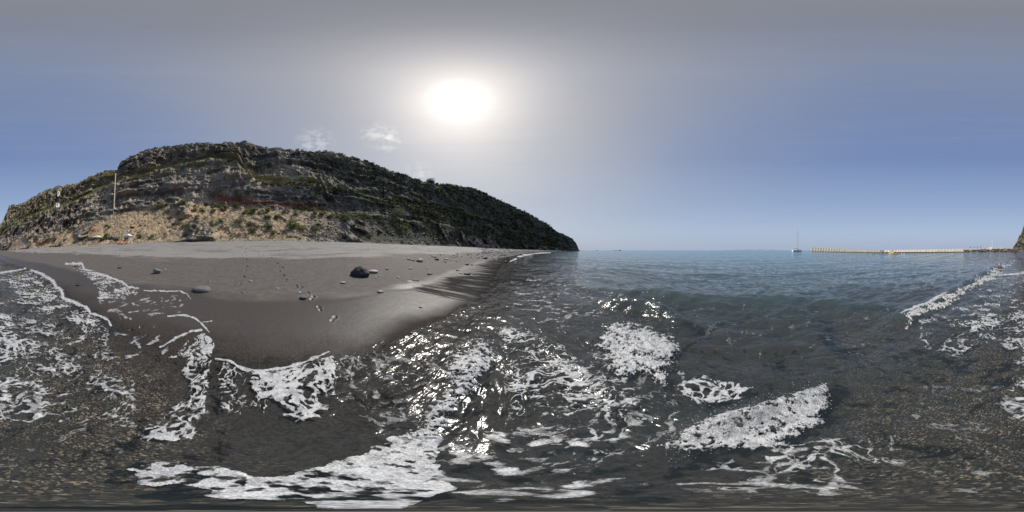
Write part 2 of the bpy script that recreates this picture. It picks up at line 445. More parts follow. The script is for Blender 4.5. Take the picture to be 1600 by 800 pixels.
Zw = water_z(X, Y)
Zs = sand_z(X, Y)
depth = np.clip(Zw - Zs, 0, 8)
fq = quads_polar(len(Rw), NC)
keep = (Zw - Zs).ravel()[fq].max(1) > -.012
# the film runs out to a feather edge; sheets of water well inside dry land are cut away
fqk = fq[keep]
used = np.zeros(X.size, bool); used[fqk.ravel()] = True
remap = np.cumsum(used) - 1
WATER = (np.stack([X, Y, Zw], -1).reshape(-1, 3)[used], remap[fqk], depth.ravel()[used])
def make_water():
    m, nt = new_mat('sea_water')
    P = N(nt, 'ShaderNodeNewGeometry').outputs['Position']
    dp = N(nt, 'ShaderNodeAttribute', attribute_name='depth').outputs['Fac']
    def M(op, a, b=0.0, clamp=False):
        n = N(nt, 'ShaderNodeMath', {0: a, 1: b}, operation=op); n.use_clamp = clamp; return n.outputs[0]
    def noise(s, d, sc, r=.55): return N(nt, 'ShaderNodeTexNoise', {'Vector': N(nt, 'ShaderNodeMapping', {0: P, 'Scale': sc, 'Location': (3.7, 1.9, 0)}).outputs[0], 'Scale': s, 'Detail': d, 'Roughness': r}).outputs[0]
    # ripples
    h = M('ADD', M('MULTIPLY', noise(1.0, 5.0, (1.25, .55, 1)), .20), M('MULTIPLY', noise(6.0, 4.0, (1.1, .75, 1)), .015))
    h = M('ADD', h, M('MULTIPLY', noise(2.6, 3.0, (1.25, .7, 1)), .055))
    h = M('ADD', h, M('MULTIPLY', noise(26.0, 3.0, (1.2, .7, 1)), .0034))
    h = M('ADD', h, M('MULTIPLY', noise(.16, 3.0, (1.3, .7, 1)), .75))
    nearR = N(nt, 'ShaderNodeVectorMath', {0: P}, operation='LENGTH').outputs['Value']
    b = N(nt, 'ShaderNodeBump', {'Height': h, 'Strength': .9, 'Distance': 1.0})
    gl = N(nt, 'ShaderNodeBsdfGlossy', {'Color': (1, 1, 1, 1), 'Roughness': N(nt, 'ShaderNodeMapRange', {0: nearR, 1: 2.5, 2: 9.0, 3: .17, 4: .06}).outputs[0], 'Normal': b.outputs[0]})
    fr = N(nt, 'ShaderNodeFresnel', {'IOR': 1.33, 'Normal': b.outputs[0]})
    k = M('SUBTRACT', 1.0, M('POWER', 2.71828, M('MULTIPLY', dp, -1.35)))
    body_c = N(nt, 'ShaderNodeMix', {0: M('MULTIPLY', dp, .28, True), 6: (.082, .118, .122, 1), 7: (.048, .155, .235, 1)}, data_type='RGBA').outputs[2]
    body = N(nt, 'ShaderNodeBsdfDiffuse', {'Color': body_c})
    tr = N(nt, 'ShaderNodeBsdfTransparent', {'Color': (.90, .93, .94, 1)})
    mx = N(nt, 'ShaderNodeMixShader', {0: k, 1: tr.outputs[0], 2: body.outputs[0]})
    fr2 = M('MULTIPLY', fr.outputs[0], .92)
    out = N(nt, 'ShaderNodeMixShader', {0: fr2, 1: mx.outputs[0], 2: gl.outputs[0]})
    N(nt, 'ShaderNodeOutputMaterial', {0: out.outputs[0]})
    return m
M_WATER = make_water()
sea = np_mesh('sea', WATER[0], WATER[1], [M_WATER], {'depth': ('FLOAT', WATER[2])})
tag(sea, 'blue grey sea thinning to a clear film over the black sand', 'sea', kind='structure')
# ------------------------------------------------------------------ foam, traced where it floats on the water
def in_poly(px, py, poly, soft):
    """signed soft mask of a polygon in picture degrees, used only to say which patch of water it is"""
    inside = np.zeros(px.shape, bool); d = np.full(px.shape, 1e9)
    n = len(poly)
    for i in range(n):
        x0, y0 = poly[i]; x1, y1 = poly[(i + 1) % n]
        c = ((y0 > py) != (y1 > py)) & (px < (x1 - x0) * (py - y0) / (y1 - y0 + 1e-9) + x0)
        inside ^= c
        vx, vy = x1 - x0, y1 - y0
        t = np.clip(((px - x0) * vx + (py - y0) * vy) / (vx * vx + vy * vy + 1e-9), 0, 1)
        d = np.minimum(d, np.hypot(px - x0 - t * vx, py - y0 - t * vy))
    sd = np.where(inside, d, -d)
    return sstep(-soft * .3, soft, sd)
# (outline, cover, kind, softness)   kinds: 0 lace, 1 broken water with height, 2 fine bubbles, 3 loose patches
PATCH = [
    ([(-60, 440), (0, 418), (50, 423), (80, 441), (100, 466), (135, 484), (172, 506), (178, 560), (216, 600), (216, 668), (120, 668), (0, 662), (-40, 640), (-20, 560), (-90, 500)], .30, 0, 10),
    ([(20, 425), (50, 423), (80, 441), (100, 466), (135, 484), (172, 506), (176, 520), (120, 512), (70, 490), (30, 470), (0, 440)], .52, 0, 16),
    ([(102, 419), (130, 424), (175, 442), (217, 459), (218, 466), (190, 472), (158, 476), (150, 455), (128, 436)], .50, 0, 6),
    ([(150, 466), (225, 466), (300, 478), (296, 492), (255, 500), (230, 520), (180, 530)], .20, 3, 8),
    ([(180, 520), (290, 520), (250, 560), (230, 600), (200, 580)], .26, 3, 10),
    ([(292, 532), (322, 524), (333, 540), (330, 572), (326, 602), (320, 630), (328, 645), (308, 655), (298, 662), (318, 688), (262, 690), (228, 694), (224, 676), (246, 652), (264, 640), (290, 620), (292, 598), (284, 578), (296, 556), (262, 560), (250, 566)], .66, 0, 8),
    ([(337, 566), (360, 570), (388, 581), (440, 580), (490, 566), (522, 553), (532, 590), (520, 630), (500, 655), (450, 662), (400, 658), (345, 650), (338, 600)], .50, 0, 8),
    ([(218, 733), (280, 727), (340, 728), (400, 742), (450, 741), (520, 730), (560, 710), (600, 695), (655, 680), (690, 690), (676, 730), (700, 765), (640, 790), (520, 788), (420, 778), (350, 775), (300, 762), (260, 752), (215, 757)], .90, 2, 6),
    ([(735, 526), (765, 532), (778, 560), (760, 585), (735, 622), (705, 660), (692, 700), (650, 706), (618, 692), (650, 662), (680, 622), (686, 590), (712, 550)], .90, 1, 26),
    ([(520, 560), (680, 560), (660, 640), (600, 690), (560, 660), (540, 600)], .12, 3, 16),
    ([(776, 508), (832, 518), (880, 540), (920, 575), (962, 600), (1000, 622), (1032, 660), (960, 666), (880, 662), (800, 656), (786, 610), (780, 560)], .42, 0, 16),
    ([(652, 690), (780, 668), (1000, 672), (1030, 690), (1000, 730), (860, 762), (652, 762)], .30, 3, 10),
    ([(690, 680), (800, 660), (1010, 665), (1030, 700), (900, 745), (700, 750)], .22, 0, 14),
    ([(520, 545), (700, 560), (690, 600), (640, 680), (560, 640), (530, 590)], .16, 0, 20),
    ([(560, 700), (640, 680), (1030, 690), (1030, 700), (700, 715)], .20, 0, 10),
    ([(700, 770), (1000, 745), (1010, 760), (800, 782)], .30, 3, 6),
    ([(944, 500), (975, 498), (1010, 508), (1046, 520), (1070, 545), (1056, 575), (1030, 604), (1000, 588), (975, 602), (950, 585), (944, 560), (926, 540)], .97, 1, 22),
    ([(905, 520), (950, 560), (1000, 585), (1068, 570), (1075, 620), (1010, 650), (930, 620)], .26, 0, 18),
    ([(1062, 596), (1100, 588), (1180, 604), (1152, 626), (1090, 632), (1058, 612)], .55, 0, 6),
    ([(925, 596), (990, 605), (1000, 640), (960, 640)], .35, 3, 6),
    ([(1008, 706), (1050, 690), (1070, 668), (1130, 650), (1200, 632), (1262, 612), (1292, 602), (1302, 622), (1288, 658), (1240, 684), (1200, 702), (1150, 712), (1060, 712)], .97, 1, 11),
    ([(1040, 712), (1200, 712), (1410, 685), (1425, 760), (1300, 775), (1060, 768)], .24, 0, 16),
    ([(0, 560), (200, 560), (215, 650), (0, 655)], .22, 0, 14),
    ([(1190, 690), (1400, 680), (1400, 720), (1200, 730)], .30, 0, 10),
    ([(1408, 498), (1440, 484), (1480, 463), (1520, 441), (1560, 415), (1584, 403), (1590, 409), (1566, 430), (1546, 444), (1520, 458), (1490, 478), (1450, 498), (1412, 516)], .80, 1, 8),
    ([(1420, 512), (1500, 480), (1548, 462), (1566, 500), (1560, 535), (1500, 560), (1440, 545)], .38, 0, 12),
    ([(1574, 492), (1604, 476), (1625, 500), (1640, 620), (1588, 618), (1590, 560)], .42, 0, 8),
    ([(1575, 620), (1604, 610), (1625, 625), (1600, 640)], .55, 3, 6),
    ([(796, 425), (880, 425), (1000, 470), (935, 500), (860, 520), (790, 505)], .20, 3, 14),
    ([(1080, 440), (1400, 440), (1400, 560), (1080, 560)], .045, 3, 20),
    ([(0, 660), (220, 660), (220, 770), (0, 770)], .10, 3, 12),
    ([(1420, 600), (1600, 600), (1600, 770), (1420, 770)], .10, 3, 12),
    ([(880, 560), (1060, 600), (1060, 700), (900, 690)], .14, 3, 14),
]
# crisp leading edges (polyline, half width in picture pixels)
EDGE = [
    ([(48, 423), (62, 428), (82, 440), (86, 447), (96, 455), (99, 467), (118, 475), (135, 481), (141, 491), (158, 496), (168, 501), (173, 508)], 3.6),
    ([(40, 420), (20, 424), (-10, 428), (-40, 430)], 2.0),
    ([(102, 419), (128, 421), (132, 428), (160, 437), (190, 448), (200, 455), (216, 459)], 2.4),
    ([(218, 462), (250, 464), (280, 465), (292, 470), (298, 477)], 1.2),
    ([(262, 500), (285, 499), (300, 502), (314, 511), (322, 518), (327, 524)], 1.8),
    ([(316, 510), (331, 508)], 1.3),
    ([(250, 544), (275, 530), (300, 522), (315, 520)], 2.2),
    ([(337, 562), (360, 567), (372, 574), (386, 579), (410, 581), (440, 578), (465, 572), (490, 562), (514, 552)], 3.4),
    ([(797, 409), (810, 403), (830, 397.5), (845, 395.5), (860, 394.6)], 1.7),
    ([(1408, 497), (1425, 492), (1440, 484), (1465, 470), (1480, 462)], 3.0),
]
C = NC
fpy = np.arange(799.0, 400.0, -.7); fr_ = np.concatenate([[.0006], EYE / np.tan(-np.array([lat_of(p) for p in fpy]))])
fr_ = np.concatenate([fr_, np.geomspace(fr_[-1] * 1.01, 110, 30)])
FC = 2100
R, A, X, Y = polar(fr_, FC)
off = waterline(Y) - X
PYg = np.array([py_of(-math.atan(EYE / r)) for r in fr_])[:, None] * np.ones((1, FC))
PXg = np.mod(px_of(A), 1600.0)
wbx = 16 * (fbm(X * 2.6, Y * 2.6, o=3, s=45) - .5); wby = 12 * (fbm(X * 2.6 + 4, Y * 2.6, o=3, s=46) - .5)
nz_ = sstep(1.1, .5, R)
PXp = PXg + wbx + nz_ * 60 * (fbm(X * 11, Y * 11, o=4, s=47) - .5); PYp = PYg + wby + nz_ * 20 * (fbm(X * 13, Y * 13, o=4, s=48) - .5)
def seam(fn):
    a = fn(PXp, PYp); b = fn(PXp - 1600.0, PYp); return np.maximum(a, b)
wx = X + .22 * (fbm(X * 5, Y * 5, o=4, s=51) - .5) + .5 * (fbm(X * 1.1, Y * 1.1, o=2, s=52) - .5)
wy = Y + .22 * (fbm(X * 5 + 9, Y * 5, o=4, s=53) - .5) + .5 * (fbm(X * 1.1, Y * 1.1 + 5, o=2, s=54) - .5)
far = np.clip(R / 3.0, 1, 6)
f1, f2 = voronoi(wx * 6.0, wy * 8.5, s=3); cell = (f2 - f1)
g1, g2 = voronoi(wx * 14 + 3, wy * 20, s=5); cell2 = (g2 - g1)
blot = fbm(wx * 3.4, wy * 4.6, o=4, s=55)
fine = fbm(X * 30, Y * 38, o=3, s=57)
# lace: thin walls between holes, thick where the cover is high; value <= cover makes foam
h1, h2 = voronoi(wx * 3.6 + 9, wy * 6.5, s=8); cell3 = h2 - h1
rid = np.abs(fbm(wx * 3.1, wy * 6.2, o=4, s=58) - .5) * 5.0
zone = sstep(.40, .58, fbm(X * 1.3, Y * 1.3, o=2, s=59))
lace = np.minimum(np.minimum(cell * .8 * (1.3 - .5 * zone) + .1 * zone, cell2 * 1.2 + .10 + .2 * zone), np.minimum(cell3 * .9 + .05, rid + .02)) + .40 * (blot - .42) + .22 * (fine - .5) + .12
turb = .45 * fbm(wx * 8, wy * 11, o=5, s=61, g=.6) + .35 * fine + .2 * fbm(X * 75, Y * 75, o=2, s=62)
bub = .30 + .55 * fine - .2 * (blot - .5)
loose = 1.62 - 2.05 * fbm(wx * (5.4 + 5 * (R < 1.2)), wy * (9.0 + 8 * (R < 1.2)), o=5, s=63, g=.5) + .10 * (fine - .5)
def rank(v):
    smp = np.sort(v[:420][:, ::3].ravel()); return np.interp(v, smp, np.linspace(0, 1, len(smp)))
lace, turb, bub, loose = rank(lace), rank(turb), rank(bub), rank(loose)
kinds = {0: lace, 1: turb, 2: bub, 3: loose}
F = np.full(X.shape, -1.0); TH = np.zeros(X.shape)
for poly, cov, kd, soft in PATCH:
    xs = [p[0] for p in poly]
    msk = seam(lambda a, b: in_poly(a, b, poly, soft)) if (min(xs) < 0) else (
        np.maximum(in_poly(PXp, PYp, poly, soft), in_poly(PXp + 1600.0, PYp, poly, soft)) if max(xs) > 1600 else in_poly(PXp, PYp, poly, soft))
    jag = np.clip(msk * (1.0 if kd == 1 else 1.25) + .45 * (blot - .5) * (msk > 0) * (msk < .98), 0, 1)
    if kd == 1: lim = cov * (.05 + .95 * jag)
    elif kd == 2: lim = cov
    else: lim = cov * (.35 + .65 * jag)
    val = np.where((msk > .02), lim - kinds[kd] * (1 if kd != 3 else 1), -1)
    val = np.where(jag > .12, val, -1)
    th = {0: .006, 1: .030, 2: .008, 3: .004}[kd] * jag
    up = val > F
    F = np.where(up, val, F); TH = np.where(up, th, TH)
for pts, hw in EDGE:
    px, py = PXg, PYg
    wob = 2.2 * (fbm(X * 7, Y * 7, o=2, s=71) - .5)
    d, t = seg_dist(px, py + wob, pts)
    if min(p[0] for p in pts) < 0:
        d2, t2 = seg_dist(px - 1600.0, py + wob, pts); m = d2 < d; d = np.where(m, d2, d); t = np.where(m, t2, t)
    w = hw * (.35 + .65 * np.sin(np.pi * np.clip(t, .06, .94)) ** .5) * (.1 + 1.7 * fbm(X * 9, Y * 9, o=3, s=72))
    val = .55 * (1 - d / w) 
    up = val > F
    F = np.where(up, val, F); TH = np.where(up, np.where(val > 0, .008, TH), TH)
Zf = np.maximum(water_z(X, Y), sand_z(X, Y))
rough_h = fbm(X * 9, Y * 12, o=5, s=81, g=.6) * .6 + .4 * fbm(X * 2.5, Y * 2.5, o=2, s=82)
thick = np.clip(F * 6, 0, 1) ** .6 * TH * np.where(TH > .02, .3 + 1.7 * rough_h, .6 + .8 * fine) * np.clip(np.sqrt(R / 2), .5, 2.0)
Zf = Zf + .0025 + thick
fq = quads_polar(len(fr_), FC)
keep = F.ravel()[fq].mean(1) > 0
fqk = fq[keep]; used = np.zeros(X.size, bool); used[fqk.ravel()] = True; remap = np.cumsum(used) - 1
# snap rim vertices down to the water so the foam has a rounded edge
edgev = F.ravel() < 0.0
Zr = Zf.ravel()
FO = np.stack([X.ravel(), Y.ravel(), Zr], -1)[used]
TEAR = np.where(TH > .02, 1.0, np.where(TH > .0075, .55, .40)).ravel()[used]
dens = np.clip(F * np.where(TH > .02, 4, 3.6), 0, 1.6).ravel()[used]
def make_foam():
    m, nt = new_mat('foam')
    P = N(nt, 'ShaderNodeNewGeometry').outputs['Position']
    def M(op, a, b=0.0, clamp=False):
        n = N(nt, 'ShaderNodeMath', {0: a, 1: b}, operation=op); n.use_clamp = clamp; return n.outputs[0]
    a = N(nt, 'ShaderNodeAttribute', attribute_name='thickness').outputs['Fac']
    n0 = N(nt, 'ShaderNodeTexNoise', {'Vector': P, 'Scale': 17.0, 'Detail': 6.0, 'Roughness': .62}).outputs[0]
    n1 = N(nt, 'ShaderNodeTexNoise', {'Vector': P, 'Scale': 120.0, 'Detail': 2.0}).outputs[0]
    v = N(nt, 'ShaderNodeTexVoronoi', {'Vector': P, 'Scale': 160.0}).outputs['Distance']
    c = N(nt, 'ShaderNodeMix', {0: N(nt, 'ShaderNodeMapRange', {0: M('ADD', M('MULTIPLY', n1, .45), M('MULTIPLY', n0, .55)), 1: .40, 2: .58}).outputs[0], 6: (.26, .265, .27, 1), 7: (.58, .59, .59, 1)}, data_type='RGBA').outputs[2]
    b = N(nt, 'ShaderNodeBump', {'Height': v, 'Strength': .5, 'Distance': .004})
    b2 = N(nt, 'ShaderNodeBump', {'Height': n0, 'Strength': .5, 'Distance': .02, 'Normal': b.outputs[0]})
    p = N(nt, 'ShaderNodeBsdfPrincipled', {'Base Color': c, 'Roughness': .45, 'Specular IOR Level': .4, 'Normal': b2.outputs[0]})
    tr = N(nt, 'ShaderNodeBsdfTransparent')
    # thin foam is a film of separate bubbles: holes open where it thins
    te = N(nt, 'ShaderNodeAttribute', attribute_name='tear').outputs['Fac']
    f = M('ADD', M('MULTIPLY', a, .42), M('MULTIPLY', te, M('ADD', M('MULTIPLY', M('SUBTRACT', n0, .52), 1.5), M('MULTIPLY', M('SUBTRACT', n1, .5), .6))))
    al = N(nt, 'ShaderNodeMapRange', {0: f, 1: -.02, 2: .46, 3: 0.0, 4: 1.0}).outputs[0]
    mx = N(nt, 'ShaderNodeMixShader', {0: al, 1: tr.outputs[0], 2: p.outputs[0]})
    N(nt, 'ShaderNodeOutputMaterial', {0: mx.outputs[0]})
    return m
M_FOAM = make_foam()
foam = np_mesh('sea_foam', FO, remap[fqk], [M_FOAM], {'thickness': ('FLOAT', dens), 'tear': ('FLOAT', TEAR)})
tag(foam, 'white lacy foam and broken water left by the waves on the shallows', 'foam', kind='stuff')
# spray thrown up by the breakers: many small drops, one object
def drops(centers, radii, name, mat):
    b = np.array([(1, 0, 0), (-1, 0, 0), (0, 1, 0), (0, -1, 0), (0, 0, 1), (0, 0, -1)], float)
    t = np.array([(0, 2, 4), (2, 1, 4), (1, 3, 4), (3, 0, 4), (2, 0, 5), (1, 2, 5), (3, 1, 5), (0, 3, 5)])
    n = len(centers)
    rr = Matrix.Rotation(.7, 3, Vector((1, 1, .3)))
    co = (np.asarray(centers)[:, None, :] + b[None] * np.asarray(radii)[:, None, None]).reshape(-1, 3)
    fa = (t[None] + (np.arange(n) * 6)[:, None, None]).reshape(-1, 3)
    return np_mesh(name, co, fa, [mat], {'thickness': ('FLOAT', np.full(len(co), 1.7))})
cs, rs = [], []
for poly, n, hgt in (((942, 490, 1064, 585), 450, .22), ((1040, 605, 1300, 705), 900, .09), ((650, 530, 775, 690), 450, .06), ((1408, 404, 1585, 505), 0, .1)):
    for i in range(n):
        px = random.uniform(poly[0], poly[2]); py = random.uniform(poly[1], poly[3])
        if poly[0] == 1040: py = np.interp(px, [1040, 1130, 1210, 1300], [698, 672, 652, 620]) + random.gauss(0, 16)
        if poly[0] == 650: py = np.interp(px, [650, 690, 735, 775], [690, 640, 580, 530]) + random.gauss(0, 22)
        x, y = ground_pt(px, py)
        zz = float(water_z(np.array([x]), np.array([y]))[0])
        cs.append((x, y, zz + .02 + abs(random.gauss(0, hgt * .45)))); rs.append(random.uniform(.0015, .005) * math.hypot(x, y) ** .5)
spray = drops(cs, rs, 'spray', M_FOAM)
tag(spray, 'small white drops of spray thrown up over the breaking wavelets', 'spray', kind='stuff')
# ------------------------------------------------------------------ the cliff round the bay
def T(tab): 
    xs, ys = zip(*tab); return lambda x: np.interp(x, xs, ys)
cD0 = T([(-17, 152), (0, 132), (25, 100), (50, 78), (100, 56), (150, 44), (200, 37.5), (300, 31), (400, 29.5), (500, 31), (560, 36), (600, 42), (650, 56), (700, 78), (760, 118), (800, 160), (850, 215), (880, 255), (906, 290)])
cD3 = T([(-17, 156), (0, 150), (15, 140), (60, 112), (100, 92), (150, 82), (183, 78), (200, 74), (300, 66), (400, 66), (500, 72), (600, 92), (650, 108), (700, 128), (760, 165), (800, 195), (850, 240), (885, 275), (906, 293)])
cy3 = T([(-17, 387), (-13, 380), (-9, 372), (-5, 366), (-2, 357), (0, 351), (4, 345), (7, 338), (11, 330), (14, 322), (22, 320), (40, 317), (50, 309), (62, 303), (75, 297), (90, 292), (110, 289), (122, 288), (135, 281), (150, 273), (165, 270), (183, 268),
          (186, 260), (192, 252), (205, 245), (225, 238), (240, 233), (270, 229), (300, 226), (340, 225), (370, 223), (385, 221.5), (392, 224), (402, 230), (430, 233), (455, 236), (490, 239), (515, 238), (535, 243), (550, 248), (570, 250), (585, 257), (600, 263), (620, 270), (645, 279), (665, 286),
          (690, 288), (715, 290), (735, 294), (755, 302), (775, 311), (800, 322), (825, 334), (850, 347), (862, 356), (875, 364), (888, 369), (895, 374), (900, 380), (903, 386), (904.5, 390), (906, 392)])
cy2 = T([(-17, 389), (0, 372), (15, 350), (60, 333), (115, 315), (150, 300), (183, 284), (225, 272), (290, 256), (330, 249), (370, 254), (385, 270), (400, 284), (430, 288), (470, 287), (500, 292), (550, 300), (600, 312), (700, 330), (800, 356), (870, 380), (906, 393)])
cy1 = T([(-17, 390), (0, 381), (30, 372), (50, 368), (75, 366), (100, 360), (118, 352), (140, 348), (165, 338), (180, 332), (215, 326), (250, 319), (270, 316), (300, 318), (350, 321), (420, 322), (500, 328), (560, 336), (600, 342), (650, 345), (700, 350), (760, 367), (820, 380), (870, 387.5), (906, 393.5)])
CP = np.concatenate([np.arange(-17, 880, .75), np.arange(880, 906.01, .5)])
nC = len(CP)
d0, d3 = cD0(CP), cD3(CP)
az = az_of(CP)
lt = lambda py: np.tan((LATMAX - py * (90 + LATMAX) / 800.0) * D2R)
zb = sand_z(d0 * np.sin(az), d0 * np.cos(az))
side = sstep(620, 860, CP)
d1 = d0 + (d3 - d0) * np.interp(CP, [-17, 60, 180, 300, 560, 700, 906], [.22, .25, .34, .42, .40, .30, .25])
d2 = d1 + (d3 - d1) * np.interp(CP, [-17, 180, 380, 400, 600, 906], [.45, .45, .40, .22, .30, .45])
wob = vnoise(CP * .035, CP * 0, s=90)
dB = d2 + (1.8 + 3.5 * wob) * np.where(CP > 600, .4, 1)
z1, z2, z3 = 1.5 + d1 * lt(cy1(CP)), 1.5 + d2 * lt(cy2(CP)), 1.5 + d3 * lt(cy3(CP) + .6 * (vnoise(CP * .3, CP * 0, s=93) - .5) * 3)
zB = 1.5 + dB * lt(cy2(CP) - 1.5)
low = np.where((CP < 55) | (CP > 790), -1.5, zb - 1.0)
rows = [(d0 - 2.0, low), (d0, np.where((CP < 30) | (CP > 790), np.minimum(zb, .1), zb - .1)), (d1, z1), (d2, z2), (dB, zB), (d3, z3), (d3 + 10, z3 - .3), (d3 + 45, z3 - 5), (d3 + 60, z3 * 0 - 3)]
cnt = [3, 95, 80, 9, 90, 10, 8, 6]
Dg, Zg, Sg = [], [], []
for s_, ((da, za), (db, zb_), n) in enumerate(zip(rows[:-1], rows[1:], cnt)):
    for k in range(n):
        t = k / n
        if s_ == 1:      # the scree: steeper towards the wall
            zt = za + (zb_ - za) * (t ** 1.25)
        else: zt = za + (zb_ - za) * t
        Dg.append(da + (db - da) * t); Zg.append(zt); Sg.append(np.full(nC, s_ + t))
Dg.append(rows[-1][0]); Zg.append(rows[-1][1]); Sg.append(np.full(nC, 8.0))
Dg, Zg, Sg = np.array(Dg), np.array(Zg), np.array(Sg)
Pg = np.broadcast_to(CP, Dg.shape); Ag = az_of(Pg)
Xg, Yg = Dg * np.sin(Ag), Dg * np.cos(Ag)
# rock relief, pushed out of the hillside
wallw = np.clip(sstep(1.85, 2.1, Sg) * (1 - sstep(4.97, 5.3, Sg)), 0, 1) * (1 - .75 * sstep(2.93, 3, Sg) * (1 - sstep(4, 4.07, Sg)))
screew = sstep(1, 1.15, Sg) * (1 - sstep(1.9, 2.05, Sg))
q = 1 + .25 * (Dg / 60 - 1)
strat = ridged(Xg * .03, Yg * .03, Zg * .28 + 1.5 * vnoise(Xg * .05, Yg * .05, s=97), o=3, s=98)
strat2 = sstep(.35, .62, vnoise(Xg * .03 + Pg * .006, Zg * .30 + 2.6 * fbm(Xg * .05, Yg * .05, o=3, s=87), s=88)) * (1 - .6 * sstep(480, 560, Pg)) * sstep(.30, .5, fbm(Xg * .08, Yg * .08, Zg * .05, o=2, s=89))
col_ = ridged(Xg * .42, Yg * .42, Zg * .07, o=3, s=99)
big = fbm(Xg * .07, Yg * .07, Zg * .09, o=4, s=100)
med = fbm(Xg * .5, Yg * .5, Zg * .5, o=4, s=101)
fin = fbm(Xg * 1.7, Yg * 1.7, Zg * 1.7, o=3, s=102)
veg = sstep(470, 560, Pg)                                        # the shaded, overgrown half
disp = wallw * (7.0 * (big - .5) + 3.4 * (strat - .45) + 2.6 * (col_ - .5) * (1 - .5 * veg) + 1.7 * (med - .5) + .8 * (fin - .5) + 2.6 * strat2 * (.15 + .85 * sstep(100, 200, Pg)) + 3.6 * (col_ - .5) * sstep(150, 110, Pg)) * np.clip(q, .7, 2.2)
crag = sstep(.53 + .04 * sstep(330, 380, Pg) * (Pg < 540), .60 + .04 * sstep(330, 380, Pg) * (Pg < 540), fbm(Xg * .10, Yg * .10, Zg * .12, o=3, s=104))        # outcrops in the scree
crag = crag * (1 - .75 * sstep(330, 345, Pg) * (1 - sstep(530, 545, Pg)))
disp += screew * (2.6 * crag * (.5 + col_) + 1.5 * (big - .5) + .9 * (med - .5) + .5 * (fin - .5)) * np.clip(q, .6, 2)
taper = sstep(906, 880, Pg)                      # the point keeps its traced outline
disp = disp * (.25 + .75 * taper) * (1 - sstep(5.0, 6.0, Sg))
# outline of the rim stays, small crenellation only
rimw = np.exp(-((Sg - 5) / .12) ** 2)
disp *= (1 - .6 * rimw)
D2 = Dg - disp
Zv = Zg + (screew * .7 * (med - .5) + .9 * rimw * (fin - .5) + rimw * 1.2 * (med - .5)) * np.clip(q, .7, 1.6)
Xc, Yc = D2 * np.sin(Ag), D2 * np.cos(Ag)
# slope of the surface, used for what grows and what falls where
Pc = np.stack([Xc, Yc, Zv], -1)
du = np.gradient(Pc, axis=1); dv = np.gradient(Pc, axis=0)
Nn = np.cross(du, dv); Nn /= np.linalg.norm(Nn, axis=-1, keepdims=True) + 1e-9
if np.nanmean(Nn[100, :, 2]) < 0: Nn = -Nn
flat_ = Nn[..., 2]
def lerp3(a, b, t): return a + (b - a) * t[..., None]
c3 = lambda *v: np.array(v, float)
n_a = fbm(Xg * .25, Yg * .25, Zg * .6, o=4, s=110); n_b = fbm(Xg * .8, Yg * .8, Zg * .8, o=3, s=111); n_s = vnoise(Zg * .9 + 3 * n_a, Zg * 0 + Pg * .006, s=112)
Cc = np.broadcast_to(c3(.36, .31, .26), Pc.shape).copy()
Cc = lerp3(Cc, c3(.125, .115, .108), sstep(.46, .6, n_a))
Cc = lerp3(Cc, c3(.24, .20, .165), sstep(.58, .75, n_s) * .75 * (1 - veg))
Cc = lerp3(Cc, c3(.20, .20, .20), sstep(.62, .72, n_b) * .6)
Cc = lerp3(Cc, c3(.075, .064, .054), .75 * sstep(184, 190, Pg) * (1 - sstep(400, 450, Pg)) * sstep(4.0, 4.1, Sg) * (1 - sstep(4.93, 5.0, Sg)) * sstep(.3, .5, n_b))
# pale weathered columns
Cc = lerp3(Cc, c3(.20, .215, .235), .7 * sstep(415, 430, Pg) * (1 - sstep(475, 500, Pg)) * sstep(2.45, 2.6, Sg) * (1 - sstep(2.97, 3.0, Sg)) * sstep(.4, .6, col_))
# red baked band at the foot of the lava
red = sstep(320, 345, Pg) * (1 - sstep(500, 540, Pg)) * np.exp(-((Sg - 2.10 - .04 * (n_a - .5)) / .085) ** 2)
Cc = lerp3(Cc, c3(.21, .075, .042), np.clip(red * .95, 0, 1))
red2 = sstep(40, 55, Pg) * (1 - sstep(78, 90, Pg)) * sstep(1.05, 1.1, Sg) * (1 - sstep(1.4, 1.7, Sg))
Cc = lerp3(Cc, c3(.30, .13, .08), red2 * .8)
# scree: tan soil left, dark rubble right
soil = lerp3(np.broadcast_to(c3(.50, .36, .235), Pc.shape), c3(.31, .25, .19), sstep(.46, .64, n_a))
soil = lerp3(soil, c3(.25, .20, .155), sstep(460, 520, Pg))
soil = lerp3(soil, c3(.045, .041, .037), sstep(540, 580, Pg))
sw = screew * (1 - crag * .9) * (1 - (Pg < 25) * .6)
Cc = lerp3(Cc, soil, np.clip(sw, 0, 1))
Cc = lerp3(Cc, c3(.06, .056, .054), sstep(1.05, .98, Sg) * .8)
# shaded half: dark soil and rock under the scrub, grey bare patches
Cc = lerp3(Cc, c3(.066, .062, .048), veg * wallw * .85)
bare = np.exp(-((Pg - 560) / 50) ** 2 - ((py_of(np.arctan2(Zg - 1.5, Dg)) - 318) / 22) ** 2)
Cc = lerp3(Cc, c3(.13, .125, .12), np.clip(bare * 1.3, 0, 1) * sstep(.35, .6, col_))
